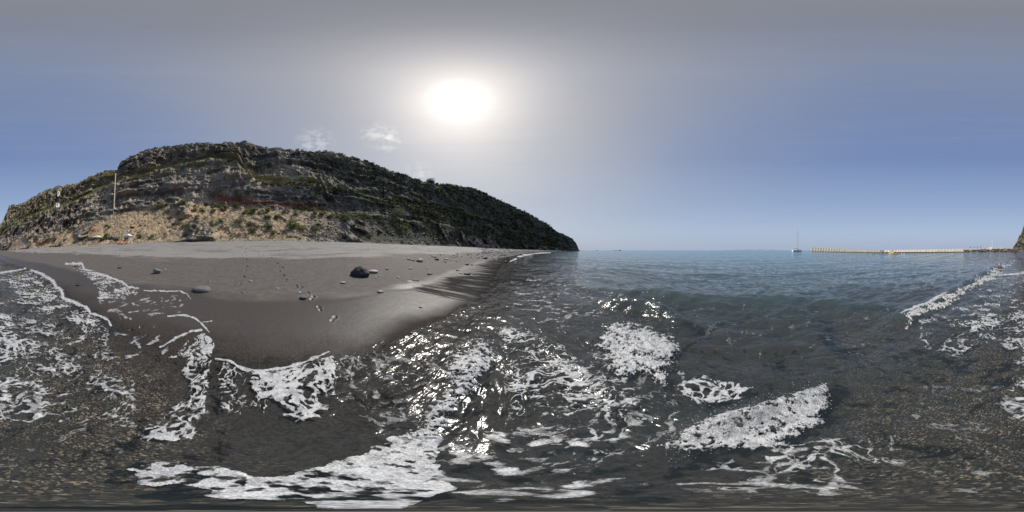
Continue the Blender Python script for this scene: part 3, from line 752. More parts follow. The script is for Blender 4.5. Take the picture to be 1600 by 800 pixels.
# grass and moss on anything flat enough
g = sstep(.50, .80, flat_) * sstep(.32, .5, n_b)
grass = lerp3(np.broadcast_to(c3(.13, .125, .05), Pc.shape), c3(.34, .28, .12), sstep(.45, .65, n_a))
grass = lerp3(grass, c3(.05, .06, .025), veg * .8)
Cc = lerp3(Cc, grass, np.clip(g * np.where(Sg > 1.95, .35 + .5 * veg, .40) * sstep(1.0, 1.05, Sg), 0, 1))
ledge = np.exp(-((Sg - 3.5) / .62) ** 4) + .8 * sstep(4.93, 5.0, Sg)
Cc = lerp3(Cc, lerp3(grass, c3(.42, .35, .16), sstep(375, 385, Pg) * (1 - sstep(485, 500, Pg)) * (Sg < 4.2)), np.clip(ledge * .75, 0, 1))
hill = (1 - sstep(178, 186, Pg)) * sstep(2.8, 3.3, Sg) * sstep(.38, .5, n_a)
Cc = lerp3(Cc, c3(.20, .175, .085), hill * .55)
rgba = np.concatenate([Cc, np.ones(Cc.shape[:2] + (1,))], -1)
def make_rock():
    m, nt = new_mat('volcanic_rock')
    P = N(nt, 'ShaderNodeNewGeometry').outputs['Position']
    a = N(nt, 'ShaderNodeVertexColor', layer_name='tint') if False else N(nt, 'ShaderNodeAttribute', attribute_name='tint')
    n1 = N(nt, 'ShaderNodeTexNoise', {'Vector': P, 'Scale': 2.2, 'Detail': 8.0, 'Roughness': .7}).outputs[0]
    n2 = N(nt, 'ShaderNodeTexVoronoi', {'Vector': N(nt, 'ShaderNodeMapping', {0: P, 'Scale': (1, 1, .6)}).outputs[0], 'Scale': 1.3}).outputs['Distance']
    f = N(nt, 'ShaderNodeMapRange', {0: n1, 1: .32, 2: .68, 3: .45, 4: 1.55}).outputs[0]
    c = N(nt, 'ShaderNodeMix', {0: 1.0, 6: a.outputs['Color'], 7: f}, data_type='RGBA', blend_type='MULTIPLY')
    b = N(nt, 'ShaderNodeBump', {'Height': n1, 'Strength': .9, 'Distance': .5})
    b2 = N(nt, 'ShaderNodeBump', {'Height': n2, 'Strength': .5, 'Distance': .5, 'Normal': b.outputs[0]})
    p = N(nt, 'ShaderNodeBsdfPrincipled', {'Base Color': c.outputs[2], 'Roughness': .85, 'Specular IOR Level': .25, 'Normal': b2.outputs[0]})
    N(nt, 'ShaderNodeOutputMaterial', {0: p.outputs[0]})
    return m
M_ROCK = make_rock()
nr = Pc.shape[0]
ii = np.arange(nr - 1)[:, None] * nC; jj = np.arange(nC - 1)[None, :]
cq = np.stack([ii + jj, ii + jj + 1, ii + nC + jj + 1, ii + nC + jj], -1).reshape(-1, 4)[:, ::-1]
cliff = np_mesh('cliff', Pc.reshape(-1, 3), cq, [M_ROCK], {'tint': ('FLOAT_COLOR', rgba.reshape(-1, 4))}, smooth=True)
tag(cliff, 'dark layered volcanic cliff with scree along the back of the beach', 'cliff', kind='structure')
def on_cliff(px, py, span=5):
    """point of the hillside seen in direction (px, py)"""
    j = int(np.argmin(np.abs(CP - px)))
    P_ = Pc[3:280, j]; yy = (LATMAX - np.degrees(np.arctan2(P_[:, 2] - 1.5, np.hypot(P_[:, 0], P_[:, 1])))) * 800 / (90 + LATMAX)
    c = np.where(np.abs(yy - py) < 1.2)[0]
    k = c[0] if len(c) else int(np.argmin(np.abs(yy - py)))
    return Vector(P_[k]), Vector(Nn[3 + k, j])
# ------------------------------------------------------------------ plants
def leaf_mat(name, c1, c2):
    m, nt = new_mat(name)
    a = N(nt, 'ShaderNodeAttribute', attribute_name='shade').outputs['Fac']
    c = N(nt, 'ShaderNodeMix', {0: a, 6: c1 + (1,), 7: c2 + (1,)}, data_type='RGBA').outputs[2]
    d = N(nt, 'ShaderNodeBsdfPrincipled', {'Base Color': c, 'Roughness': .6, 'Specular IOR Level': .25})
    t = N(nt, 'ShaderNodeBsdfTranslucent', {'Color': c})
    mx = N(nt, 'ShaderNodeMixShader', {0: .28, 1: d.outputs[0], 2: t.outputs[0]})
    N(nt, 'ShaderNodeOutputMaterial', {0: mx.outputs[0]})
    return m
L_OLIVE = leaf_mat('olive_leaves', (.07, .078, .028), (.20, .20, .07))
L_GREEN = leaf_mat('green_leaves', (.07, .10, .03), (.22, .28, .08))
L_GREY = leaf_mat('grey_green_leaves', (.10, .11, .075), (.25, .26, .18))
L_STRAW = leaf_mat('straw_leaves', (.20, .16, .08), (.42, .35, .18))
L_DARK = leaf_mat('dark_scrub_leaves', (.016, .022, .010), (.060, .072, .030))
M_BARK = simple_mat('bark', (.10, .075, .055), .9)
def leaf_cloud(n, size, rx, rz, seed, lobes=5, upright=0.0):
    r = np.random.default_rng(seed)
    cen = r.normal(0, .12 if upright else .42, (lobes, 3)) * [rx, rx, rz * .7] + [0, 0, rz * .9]
    cr_ = r.uniform(.45, .75, lobes)
    k = r.integers(0, lobes, n)
    d = r.normal(0, 1, (n, 3)); d /= np.linalg.norm(d, axis=1, keepdims=True)
    p = cen[k] + d * (r.uniform(.25, 1, n) ** .5 * cr_[k])[:, None] * [rx, rx, rz]
    p[:, 2] = np.abs(p[:, 2])
    u = r.normal(0, 1, (n, 3)); u[:, 2] = u[:, 2] * .6 + upright * 2; u /= np.linalg.norm(u, axis=1, keepdims=True)
    w = np.cross(u, r.normal(0, 1, (n, 3))); w /= np.linalg.norm(w, axis=1, keepdims=True) + 1e-9
    s = size * r.uniform(.6, 1.3, (n, 1)); a = .42 if not upright else .12
    co = np.stack([p - u * s * .5, p + w * s * a, p + u * s * .6, p - w * s * a], 1).reshape(-1, 3)
    q = np.arange(n * 4).reshape(-1, 4)
    sh = np.repeat(np.clip(r.uniform(0, 1, n), 0, 1), 4)
    return co, q, sh
def cloud_obj(name, mat, parent=None, **kw):
    co, q, sh = leaf_cloud(**kw)
    return np_mesh(name, co, q, [mat], {'shade': ('FLOAT', sh)}, smooth=False, parent=parent)
def on_rand(pxr, sr, need=None):
    for _ in range(200):
        px = random.uniform(*pxr); j = int(np.argmin(np.abs(CP - px)))
        s_ = random.uniform(*sr); i = int(np.argmin(np.abs(Sg[:, 0] - s_)))
        if need is None or need(i, j): return Vector(Pc[i, j]), Vector(Nn[i, j]), float(CP[j])
    return Vector(Pc[i, j]), Vector(Nn[i, j]), float(CP[j])
protos = {}
for nm, mat, up in (('olive', L_OLIVE, 0), ('green', L_GREEN, 0), ('grey', L_GREY, 0), ('straw', L_STRAW, .8)):
    protos[nm] = [leaf_cloud(420 if not up else 520, .17 if not up else .42, .75, .55, 200 + len(nm) * 7 + k, 6, up) for k in range(3)]
    protos[nm] = [(np_mesh('shrub', c[0], c[1], [mat], {'shade': ('FLOAT', c[2])}, smooth=False)) for c in protos[nm]]
LBL = {'olive': ('low olive green shrub among many on the scree below the cliff', 'olive green shrubs scattered on the scree'),
       'green': ('bright yellow green shrub among many on the scree below the cliff', 'bright green shrubs scattered on the scree'),
       'grey': ('dusty grey green shrub among many on the scree below the cliff', 'grey green shrubs scattered on the scree'),
       'straw': ('tuft of dry straw coloured grass on a ledge of the cliff', 'tufts of dry grass on the cliff')}
first_use = {id(o): True for l in protos.values() for o in l}
def shrub(kind, p, s, rz=None, label=None, group=None, sink=.12):
    o = random.choice(protos[kind])
    if first_use[id(o)]: first_use[id(o)] = False
    else:
        o = o.copy(); COL.objects.link(o)
    o.location = (p[0], p[1], p[2] - sink * s)
    o.scale = (s * random.uniform(.85, 1.2), s * random.uniform(.85, 1.2), s * random.uniform(.8, 1.25))
    o.rotation_euler = (0, 0, random.uniform(0, 6.28) if rz is None else rz)
    tag(o, label or LBL[kind][0], 'grass tuft' if kind == 'straw' else 'shrub', group or LBL[kind][1])
    if kind == 'straw': o.name = 'grass_tuft'
    return o
nice = lambda i, j: flat_[i, j] > .45
for k in range(95):
    p, n, px = on_rand((105, 700), (1.08, 1.99), nice)
    kind = random.choice(['olive', 'green', 'green', 'grey', 'grey', 'olive']); shrub(kind, p, random.uniform(.5, 1.25) * (1 if px < 560 else 1.6))
for k in range(55):     # the greener line at the top of the scree
    p, n, px = on_rand((220, 600), (1.75, 1.99)); shrub(random.choice(['green', 'olive', 'straw', 'straw', 'grey']), p, random.uniform(.7, 1.3) * (1 if px < 560 else 1.5))
for k in range(42):     # yellow ledge
    px = random.uniform(382, 484); p, n = on_cliff(px, float(cy2(px)) + random.uniform(-2.5, 2)); shrub(random.choice(['straw', 'straw', 'olive']), p, random.uniform(.6, 1.2))
for k in range(30):     # upper ledge
    px = random.uniform(186, 372); p, n = on_cliff(px, float(cy2(px)) + random.uniform(-2, 1)); shrub(random.choice(['straw', 'olive', 'olive']), p, random.uniform(.5, .95))
for k in range(26):     # dry grass on the shoulder at the left of the high cliff
    px = random.uniform(122, 184); py = np.interp(px, [122, 150, 184], [290, 274, 268]) + random.uniform(-1, 9)
    p, n = on_cliff(px, py); shrub('straw', p, random.uniform(1.4, 2.4), label='tall dry grass clump on the shoulder left of the high cliff', group='dry grass on the left shoulder')
# one big round bush at the foot of the scree
p, n = on_cliff(462, 357)
b = shrub('green', p, 2.3, label='large round yellow green bush low on the scree beside dark boulders', group='single bush'); del b['group']
# bushy tree on the grassy bench, and the lone tree on the skyline
def small_tree(px, py, h, r, leaf, label, name='tree'):
    p, n = on_cliff(px, py)
    t = empty(name, p, 0, label, 'tree')
    mb = MB()
    mb.tube([(0, 0, -.5), (.05 * h, 0, h * .25), (0, .04 * h, h * .5)], [h * .045, h * .035, h * .022], 8)
    for k in range(6):
        a = k * 1.05; mb.tube([(0.02 * h, 0, h * (.22 + .05 * k)), (r * .4 * math.cos(a), r * .4 * math.sin(a), h * .6), (r * .8 * math.cos(a), r * .8 * math.sin(a), h * .8)], [h * .02, h * .013, h * .006], 6)
    mb.build('trunk', M_BARK, t, True)
    c = cloud_obj('crown', leaf, t, n=1500, size=.09 * h ** .7, rx=r, rz=h * .34, seed=int(px), lobes=11)
    c.location = (0, 0, h * .28)
    return t
small_tree(620, 341, 4.6, 2.6, L_GREY, 'grey leaved spreading bush tree in the shade on the grassy bench')
small_tree(672, 289, 6.2, 3.0, L_DARK, 'lone dark tree standing up on the skyline of the slope')
small_tree(650, 303 + 14, 3.6, 2.4, L_OLIVE, 'olive bush catching the sun halfway up the shaded slope')
# scrub that nobody could count: the overgrown half of the slope and the left hilltop
def scrub(name, pts, sizes, mats, label, nleaf=34, lsz=.42):
    r = np.random.default_rng(5)
    var = [leaf_cloud(nleaf, lsz, .8, .6, 900 + k, 4) for k in range(8)]
    co, q, sh, mi = [], [], [], []; b = 0
    for k, (p, s) in enumerate(zip(pts, sizes)):
        c, f, h = var[k % 8]; a = r.uniform(0, 6.28); ca, sa = math.cos(a), math.sin(a)
        c = c * s; c = np.stack([c[:, 0] * ca - c[:, 1] * sa + p[0], c[:, 0] * sa + c[:, 1] * ca + p[1], c[:, 2] + p[2] - .25 * s], -1)
        co.append(c); q.append(f + b); b += len(c); sh.append(np.clip(h * .6 + r.uniform(-.1, .5), 0, 1)); mi.append(np.full(len(f), int(r.choice(len(mats), p=MIXP[name]))))
    o = np_mesh(name, np.concatenate(co), np.concatenate(q), mats, {'shade': ('FLOAT', np.concatenate(sh))}, smooth=False)
    o.data.polygons.foreach_set('material_index', np.concatenate(mi).astype(np.int32))
    return tag(o, label, 'scrub', kind='stuff')
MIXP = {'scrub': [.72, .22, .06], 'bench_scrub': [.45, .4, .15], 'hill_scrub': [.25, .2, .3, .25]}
greens, gsz = [], []
pts, szs = [], []
rr = np.random.default_rng(77)
while len(pts) < 4600:
    px = rr.uniform(470, 893); j = int(np.argmin(np.abs(CP - px))); s_ = rr.uniform(2.0, 5.08); i = int(np.argmin(np.abs(Sg[:, 0] - s_)))
    if s_ < 2.15 and px < 640: continue
    if bare[i, j] > .45 and rr.random() < .8: continue
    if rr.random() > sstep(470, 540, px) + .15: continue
    if vnoise(np.array([px * .09]), np.array([s_ * 6.0]), s=6)[0] < .30: continue
    P_ = Pc[i, j]; pts.append(P_); szs.append(rr.uniform(.5, 1.25) * np.clip(math.hypot(P_[0], P_[1]) / 85, .8, 2.1) * (.5 if px > 870 else 1))
for k in range(900):     # bench and lower slope on the shaded side
    px = rr.uniform(600, 840); j = int(np.argmin(np.abs(CP - px))); i = int(np.argmin(np.abs(Sg[:, 0] - rr.uniform(1.35, 2.1)))); P_ = Pc[i, j]
    pts.append(P_); szs.append(rr.uniform(.4, .9) * np.clip(math.hypot(P_[0], P_[1]) / 85, .7, 1.8))
for px in np.arange(545, 850, .42):   # the greener line along the bench above the lower bank
    py = np.interp(px, [545, 600, 650, 700, 760, 850], [336, 345, 349, 355, 371, 386]) + rr.normal(0, 1.6); P_, _n = on_cliff(px, py); P_ = np.array(P_)
    greens.append(P_); gsz.append(rr.uniform(.35, .8) * np.clip(math.hypot(P_[0], P_[1]) / 85, .7, 1.8))
for px in np.arange(150, 900, 1.1):  # along the rim
    j = int(np.argmin(np.abs(CP - px))); i = int(np.argmin(np.abs(Sg[:, 0] - 5.0))); P_ = Pc[i, j]
    if rr.random() < .75: pts.append(P_); szs.append(rr.uniform(.35, 1.0) * np.clip(math.hypot(P_[0], P_[1]) / 90, .8, 1.5) * (.4 if px > 860 else 1))
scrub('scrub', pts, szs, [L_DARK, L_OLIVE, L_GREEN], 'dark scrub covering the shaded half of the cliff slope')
scrub('bench_scrub', greens, gsz, [L_OLIVE, L_GREEN, L_STRAW], 'line of fresher green scrub along the bench above the dark lower bank')
pts, szs = [], []
while len(pts) < 1100:
    px = rr.uniform(10, 184); j = int(np.argmin(np.abs(CP - px))); s_ = rr.uniform(2.5, 5.15) if px < 110 else rr.uniform(3.0, 5.15); i = int(np.argmin(np.abs(Sg[:, 0] - s_)))
    if flat_[i, j] < .3 and rr.random() < .6: continue
    P_ = Pc[i, j]; pts.append(P_); szs.append(rr.uniform(.35, .9) * np.clip(math.hypot(P_[0], P_[1]) / 90, .8, 1.5))
while len(pts) < 1500:
    px = rr.uniform(186, 480); j = int(np.argmin(np.abs(CP - px))); s_ = rr.uniform(4.6, 5.2); i = int(np.argmin(np.abs(Sg[:, 0] - s_)))
    P_ = Pc[i, j]; pts.append(P_); szs.append(rr.uniform(.3, .65))
while len(pts) < 2500:
    px = rr.uniform(20, 600); j = int(np.argmin(np.abs(CP - px))); s_ = rr.uniform(1.1, 2.02); i = int(np.argmin(np.abs(Sg[:, 0] - s_)))
    if vnoise(np.array([px * .12]), np.array([s_ * 7.0]), s=16)[0] < .42: continue
    P_ = Pc[i, j]; pts.append(P_); szs.append(rr.uniform(.15, .45))
scrub('hill_scrub', pts, szs, [L_OLIVE, L_GREEN, L_STRAW, L_GREY], 'patchy yellow and olive scrub on the left hill, scree and cliff top', 26, .40)
# ------------------------------------------------------------------ stones
def rock_mesh(seed, sub=3, rough=.35, flat=.7, cuts=True, dome=0.0):
    import bmesh
    bm = bmesh.new(); bmesh.ops.create_icosphere(bm, subdivisions=sub, radius=1)
    co = np.array([v.co[:] for v in bm.verts])
    r = 1 + rough * (fbm(co[:, 0] * 1.3 + seed * 3.1, co[:, 1] * 1.3, co[:, 2] * 1.3, o=4, s=seed) - .5) * 2
    rs_ = np.random.default_rng(seed)
    for k in range(7):       # broken faces
        n = rs_.normal(0, 1, 3); n /= np.linalg.norm(n); d = co @ n; c = rs_.uniform(.55, .85)
        r = np.where(d * r > c, c / np.maximum(d, 1e-3), r) if rough > .2 and cuts else r
    r = r * (1 + .10 * (fbm(co[:, 0] * 4 + seed, co[:, 1] * 4, co[:, 2] * 4, o=3, s=seed + 3) - .5))
    if dome: co = co * np.stack([1 - dome * np.clip(co[:, 2], 0, 1) ** 1.3 + .12 * co[:, 2] * co[:, 0], 1 - dome * np.clip(co[:, 2], 0, 1), np.ones(len(co))], -1)
    co = co * r[:, None] * [1, rs_.uniform(.7, .95), flat]
    for v, c in zip(bm.verts, co): v.co = c
    me = bpy.data.meshes.new('rock'); bm.to_mesh(me); bm.free()
    me.polygons.foreach_set('use_smooth', [rough < .3] * len(me.polygons))
    return me
M_STONE = simple_mat('dark_basalt', (.075, .072, .072), .6, .5, 2.2, .5)
M_STONE2 = simple_mat('grey_pitted_stone', (.20, .20, .20), .8, .7, 9, .8, bscale=30)
M_WETSTONE = simple_mat('wet_black_stone', (.03, .028, .028), .3, .4, 3, .4, spec=.6)
M_PALE = simple_mat('pale_grey_stone', (.36, .35, .34), .6, .3, 4, .3)  # pale grey base colour of the lighter stones and pebbles
M_REDROCK = simple_mat('red_brown_rock', (.10, .035, .025), .5, .4, 3, .5)
def mossy():
    m, nt = new_mat('mossy_rock')
    geo = N(nt, 'ShaderNodeNewGeometry'); P = geo.outputs['Position']
    sz = N(nt, 'ShaderNodeSeparateXYZ', {0: geo.outputs['Normal']}).outputs[2]
    n = N(nt, 'ShaderNodeTexNoise', {'Vector': P, 'Scale': 14.0, 'Detail': 4.0}).outputs[0]
    s = N(nt, 'ShaderNodeMath', {0: sz, 1: n}, operation='ADD').outputs[0]
    f = N(nt, 'ShaderNodeMapRange', {0: s, 1: 1.18, 2: 1.42}).outputs[0]
    c = N(nt, 'ShaderNodeMix', {0: f, 6: (.022, .021, .022, 1), 7: (.12, .125, .03, 1)}, data_type='RGBA').outputs[2]
    b = N(nt, 'ShaderNodeBump', {'Height': n, 'Strength': .9, 'Distance': .06})
    N(nt, 'ShaderNodeOutputMaterial', {0: N(nt, 'ShaderNodeBsdfPrincipled', {'Base Color': c, 'Roughness': .75, 'Normal': b.outputs[0]}).outputs[0]})
    return m
M_MOSS = mossy()
def place(me, mat, px, py, wpx, name, label, cat='rock', group=None, hf=.8, sink=.3, on=hit_sand, seed=0, zoff=0):
    me = me.copy(); me.materials.clear(); me.materials.append(mat)
    x, y, z = on(px, py)[:3]
    d = math.hypot(x, y); w = wpx * .225 * D2R * math.hypot(d, 1.5 - z) / 2
    o = bpy.data.objects.new(name, me); COL.objects.link(o)
    o.location = (x, y, z + w * hf * (.7 - sink) + zoff); o.scale = (w, w, w * hf); o.rotation_euler = (random.uniform(-.15, .15), random.uniform(-.15, .15), random.uniform(0, 6.28))
    return tag(o, label, cat, group)
RK = [rock_mesh(k, 3, .38, .75) for k in range(8)]
RS = [rock_mesh(20 + k, 3, .14, .62) for k in range(6)]
RB = [rock_mesh(40 + k, 2, .35, .7) for k in range(10)]
def face_cam(o, extra=0): o.rotation_euler = (0, 0, -math.atan2(o.location.x, o.location.y) + extra); return o
o = face_cam(place(rock_mesh(3, 4, .26, .9, False, .5), M_MOSS, 562, 431, 31, 'mossy_rock', 'large black rock with a green mossy top on the open sand', hf=.82, sink=.42))
o = face_cam(place(rock_mesh(12, 4, .12, .7), M_STONE2, 316, 454, 28, 'round_stone', 'grey pitted oval stone half buried nearest the water', 'stone', hf=.55, sink=.42))
o = face_cam(place(rock_mesh(5, 4, .34, .8), M_STONE2, 246, 427, 15, 'rough_rock', 'small jagged grey rock left of the oval stone, near a white shell', hf=.75, sink=.25))
NAMED = [
    (474, 465, 12, M_STONE2, 'stone', 'small flat grey stone with a light top beside the wet edge below the footprints', .45),
    (123, 445, 9, M_WETSTONE, 'stone', 'blue grey wet stone in the shallow swash at the left', .6),
    (119, 416, 8, M_WETSTONE, 'stone', 'dark stone just above the foam tongue at the left', .4),
    (187, 418, 7, M_WETSTONE, 'stone', 'flat dark stone on the damp sand left of the jagged rock', .35),
    (258, 420.5, 3.5, M_PALE, 'pebble', 'little white pebble right beside the jagged grey rock', .7),
    (392, 439.5, 5, M_PALE, 'pebble', 'white pebble just right of the left footprint trail', .7),
    (328, 439, 3.5, M_PALE, 'pebble', 'tiny pale pebble above the grey oval stone', .6),
    (434, 450, 5, M_PALE, 'pebble', 'flat cream pebble between the two footprint trails', .35),
    (468, 456, 6, M_PALE, 'pebble', 'flat pale pebble above the small flat grey stone', .3),
    (536, 441.5, 9, M_PALE, 'stone', 'flat pale stone below left of the mossy rock', .45),
    (583, 424.5, 16, M_PALE, 'stone', 'flat whitish stone touching the right side of the mossy rock', .4),
    (592, 431, 4, M_PALE, 'pebble', 'pale pebble to the right below the mossy rock', .5),
    (586, 433.5, 5, M_PALE, 'pebble', 'pale pebble under the flat whitish stone', .5),
    (594, 456, 10, M_PALE, 'stone', 'pale rough stone on the damp sand below the mossy rock', .5),
    (657, 480, 5, M_STONE, 'pebble', 'lone dark pebble on the glistening wet sand', .5),
    (640, 439.5, 10, M_PALE, 'stone', 'flat pale slab left of a dark slab by the wet edge', .3),
    (649, 438, 12, M_STONE, 'stone', 'flat dark slab beside a pale slab by the wet edge', .35),
    (672, 428.5, 10, M_STONE, 'stone', 'lone dark flat rock in the middle of the open sand', .5),
    (622, 433.5, 5, M_PALE, 'pebble', 'pale pebble between the mossy rock and the dark slab', .6),
    (641, 419.5, 6, M_PALE, 'pebble', 'pale pebble in front of the long row of stones', .6),
    (605, 420, 6, M_PALE, 'pebble', 'pale pebble right of the flat whitish stone', .6),
    (667, 419, 4, M_PALE, 'pebble', 'tiny pale pebble above the lone dark flat rock', .5),
    (639, 405, 7, M_STONE, 'stone', 'low dark stone at the left end of the row of stones', .4),
    (645, 406.5, 8, M_PALE, 'stone', 'grey stone second from the left in the row', .5),
    (655, 408, 12, M_PALE, 'rock', 'pale ridged rock, largest of the left group of the row', .6),
    (671, 402.5, 5, M_PALE, 'pebble', 'pale pebble left of the pair of dark slabs', .5),
    (678, 401, 9, M_STONE, 'stone', 'upper dark slab of the pair in the row', .35),
    (682, 405.5, 8, M_STONE, 'rock', 'lower dark block of the pair in the row', .6),
    (697, 405, 7, M_PALE, 'stone', 'pale stone right of the dark pair', .5),
    (715, 422, 6, M_PALE, 'pebble', 'pale stone left of the dark rocks by the wet spikes', .6),
    (729, 413, 8, M_STONE, 'rock', 'dark rock above the wet spikes, left of two', .5),
    (737, 413.5, 6, M_STONE, 'rock', 'small dark rock above the wet spikes, right of two', .5),
    (730, 428, 11, M_STONE, 'rock', 'dark flat rock at the tip of the wet spike', .45),
    (741, 428, 6, M_STONE, 'stone', 'small dark stone right of the flat rock at the wet spike', .45),
    (720, 426.5, 5, M_PALE, 'pebble', 'pale pebble left of the flat rock at the wet spike', .5),
    (757, 403.5, 10, M_STONE, 'rock', 'broad dark rock among the pebbles near the far waterline', .5),
    (791, 409.5, 5, M_WETSTONE, 'rock', 'black rock at the start of the far surf line', .9),
    (57, 392.5, 4, M_PALE, 'pebble', 'white speck of stone far out on the sand at the left', .6),
]
for k, (px, py, w, mt, nm, lb, hf) in enumerate(NAMED):
    face_cam(place(random.choice(RS if hf < .5 else RK), mt, px, py + 1, w, nm, lb, 'stone' if nm != 'rock' else 'rock', hf=hf * 1.25, sink=.3), random.uniform(-.4, .4))
o = place(rock_mesh(9, 3, .3, .9), M_REDROCK, 1562, 420.5, 8, 'red_rock', 'red brown rock standing in the surf line near the harbour', hf=1.0, sink=.2, on=lambda a, b: ground_pt(a, b) + (0,))
# pebbles scattered towards the far end of the beach
for k in range(120):
    px = random.triangular(640, 835, 750); py = np.interp(px, [640, 700, 760, 835], [404, 404, 400, 394]) + random.uniform(-7, 7) * (1 if px < 780 else .35)
    if px > 700 and py > np.interp(px, [700, 740, 790], [418, 412, 408]): continue
    face_cam(place(random.choice(RB), random.choice([M_STONE, M_STONE, M_PALE]), px, py, random.uniform(1.5, 4.5), 'beach_stone', 'small loose stone of the thin scatter at the far end of the beach', 'stone', 'stones scattered at the far end of the beach', .6), random.uniform(0, 3))
def rock_field(name, pts, rad, mats, label, cat='rocks'):
    base = []
    for me in RB:
        base.append((np.array([v.co[:] for v in me.vertices]), np.array([p.vertices[:] for p in me.polygons])))
    co, q, mi = [], [], []; b = 0
    for k, (p, r) in enumerate(zip(pts, rad)):
        c, f = base[k % len(base)]; a = random.uniform(0, 6.28); ca, sa = math.cos(a), math.sin(a); c = c * r
        co.append(np.stack([c[:, 0] * ca - c[:, 1] * sa + p[0], c[:, 0] * sa + c[:, 1] * ca + p[1], c[:, 2] * random.uniform(.6, 1.1) + p[2]], -1)); q.append(f + b); b += len(c); mi.append(np.full(len(f), random.randrange(len(mats))))
    o = np_mesh(name, np.concatenate(co), np.concatenate(q), mats, smooth=False)
    o.data.polygons.foreach_set('material_index', np.concatenate(mi).astype(np.int32))
    return tag(o, label, cat, kind='stuff')
pp, rd = [], []
while len(pp) < 1500:
    Yp = random.uniform(35, 250); d = random.uniform(.3, 20) * (1 if Yp > 70 else .3 + .7 * (Yp - 35) / 35)
    Xp = float(waterline(Yp)) - d; 
    pp.append((Xp, Yp, float(sand_z(np.array(Xp), np.array(Yp))))); rd.append(random.uniform(.06, .28) * (1 + Yp / 200))
rock_field('shingle', pp, rd, [M_STONE, M_STONE, M_STONE2], 'dark shingle covering the far end of the beach towards the point', 'shingle')
# drift line: bits of dark weed and grit left by high water
pp, rd = [], []
for base_d, n in ((6.9, 160), (8.4, 260), (10.5, 300), (12.6, 260)):
    k = 0
    while k < n:
        Yp = random.uniform(-16, 38)
        if vnoise(np.array([Yp * .55]), np.array([base_d]), s=41)[0] < .45: continue
        dq = base_d + 1.0 * math.sin(Yp * .23 + base_d) + random.gauss(0, .10) + .5 * math.sin(Yp * .9 + base_d * 3)
        Xp = float(waterline(Yp)) - dq; pp.append((Xp, Yp, float(sand_z(np.array(Xp), np.array(Yp))) + .004)); rd.append(random.uniform(.008, .035)); k += 1
rock_field('drift_line', pp, rd, [M_WETSTONE, M_STONE], 'dark bits of weed and grit in thin lines across the pale upper sand', 'debris')
# boulders on the scree
def put_boulder(px, py, wpx, mt, lab, grp):
    p, n = on_cliff(px, py); d = p.length; w = wpx * .225 * D2R * d / 2
    me = random.choice(RB).copy(); me.materials.clear(); me.materials.append(mt)
    o = bpy.data.objects.new('boulder', me); COL.objects.link(o); o.location = p + n * w * .2; o.scale = (w, w, w * .85); o.rotation_euler = (random.uniform(0, 6), random.uniform(0, 6), random.uniform(0, 6))
    tag(o, lab, 'boulder', grp)
M_SLATE = simple_mat('blue_grey_boulder', (.16, .165, .175), .6, .5, 2, .5)
for k in range(130):
    c = random.choice([(505, 362, 28, 9), (505, 362, 28, 9), (530, 360, 12, 8), (370, 360, 30, 9), (330, 362, 30, 8), (425, 355, 25, 9), (440, 364, 15, 6), (285, 350, 25, 12), (340, 345, 30, 10)])
    px = random.gauss(c[0], c[2] * .6); py = min(random.gauss(c[1], c[3] * .6), 369)
    dk = random.random() < .6
    put_boulder(px, py, random.uniform(1.5, 4.8), M_STONE if dk else M_SLATE, ('angular dark basalt boulder' if dk else 'angular blue grey boulder') + ' tumbled on the scree above the sand', ('dark' if dk else 'blue grey') + ' boulders tumbled on the scree')
pp, rd = [], []
for k in range(1300):
    px = random.choice([random.uniform(225, 480), random.uniform(480, 545), random.uniform(555, 800)]); j = int(np.argmin(np.abs(CP - px))); i = int(np.argmin(np.abs(Sg[:, 0] - random.triangular(1.0, 1.9, 1.15))))
    pp.append(tuple(Pc[i, j])); rd.append((random.uniform(.08, .2) if px < 475 else random.uniform(.1, .38)) * float(np.clip(math.hypot(Pc[i, j][0], Pc[i, j][1]) / 40, .8, 2)))
rock_field('rubble', pp, rd, [M_STONE, M_SLATE, M_STONE], 'broken rubble strewn over the foot of the scree', 'rubble')
# dark rock shelf at the foot of the left slope
pp, rd = [], []
for k in range(170):
    px = random.uniform(124, 186); py = np.interp(px, [124, 150, 186], [374, 370.5, 371.5]) + random.uniform(-1.5, 2); x, y, z = hit_sand(px, 377)
    p, n = on_cliff(px, py); pp.append(tuple(p)); rd.append(random.uniform(.25, .6))
rock_field('rock_shelf', pp, rd, [M_WETSTONE, M_STONE], 'low shelf of black rocks at the foot of the slope behind the parasols', 'rocks')
pp, rd = [], []
for k in range(220):
    px = random.uniform(-16, 48); d = float(cD0(px)) - random.uniform(0, 14); a = az_of(px)
    pp.append((d * math.sin(a), d * math.cos(a), random.uniform(-.1, .9))); rd.append(random.uniform(.5, 1.3))
rock_field('shore_rocks', pp, rd, [M_STONE, M_SLATE], 'dark tumbled rocks where the left cliff meets the water', 'rocks')
# ------------------------------------------------------------------ harbour, boats, people
M_CONC = simple_mat('pale_concrete', (.66, .61, .53), .85, .18, .6, .2)
M_CONCB = simple_mat('shade_toned_concrete', (.34, .29, .24), .9, .2, .8, .2)  # wave wall: shadow of the gaps between fins put into a darker colour
M_CONCD = simple_mat('stained_concrete', (.20, .16, .12), .9, .3, .8, .3)
M_WHITE = simple_mat('white_paint', (.78, .78, .76), .4, .05, 3, 0)
M_YELLOW = simple_mat('yellow_paint', (.85, .66, .12), .4, .08, 3, 0)
M_ORANGE = simple_mat('orange_paint', (.70, .16, .05), .5, .1, 3, 0)
M_BLACK = simple_mat('black_rubber', (.02, .02, .022), .6, .1, 3, 0)
M_BLUE = simple_mat('blue_cloth', (.16, .34, .55), .8, .1, 8, 0)
M_GLASS = simple_mat('dark_glass', (.03, .04, .05), .1, .1, 3, 0, spec=.8)
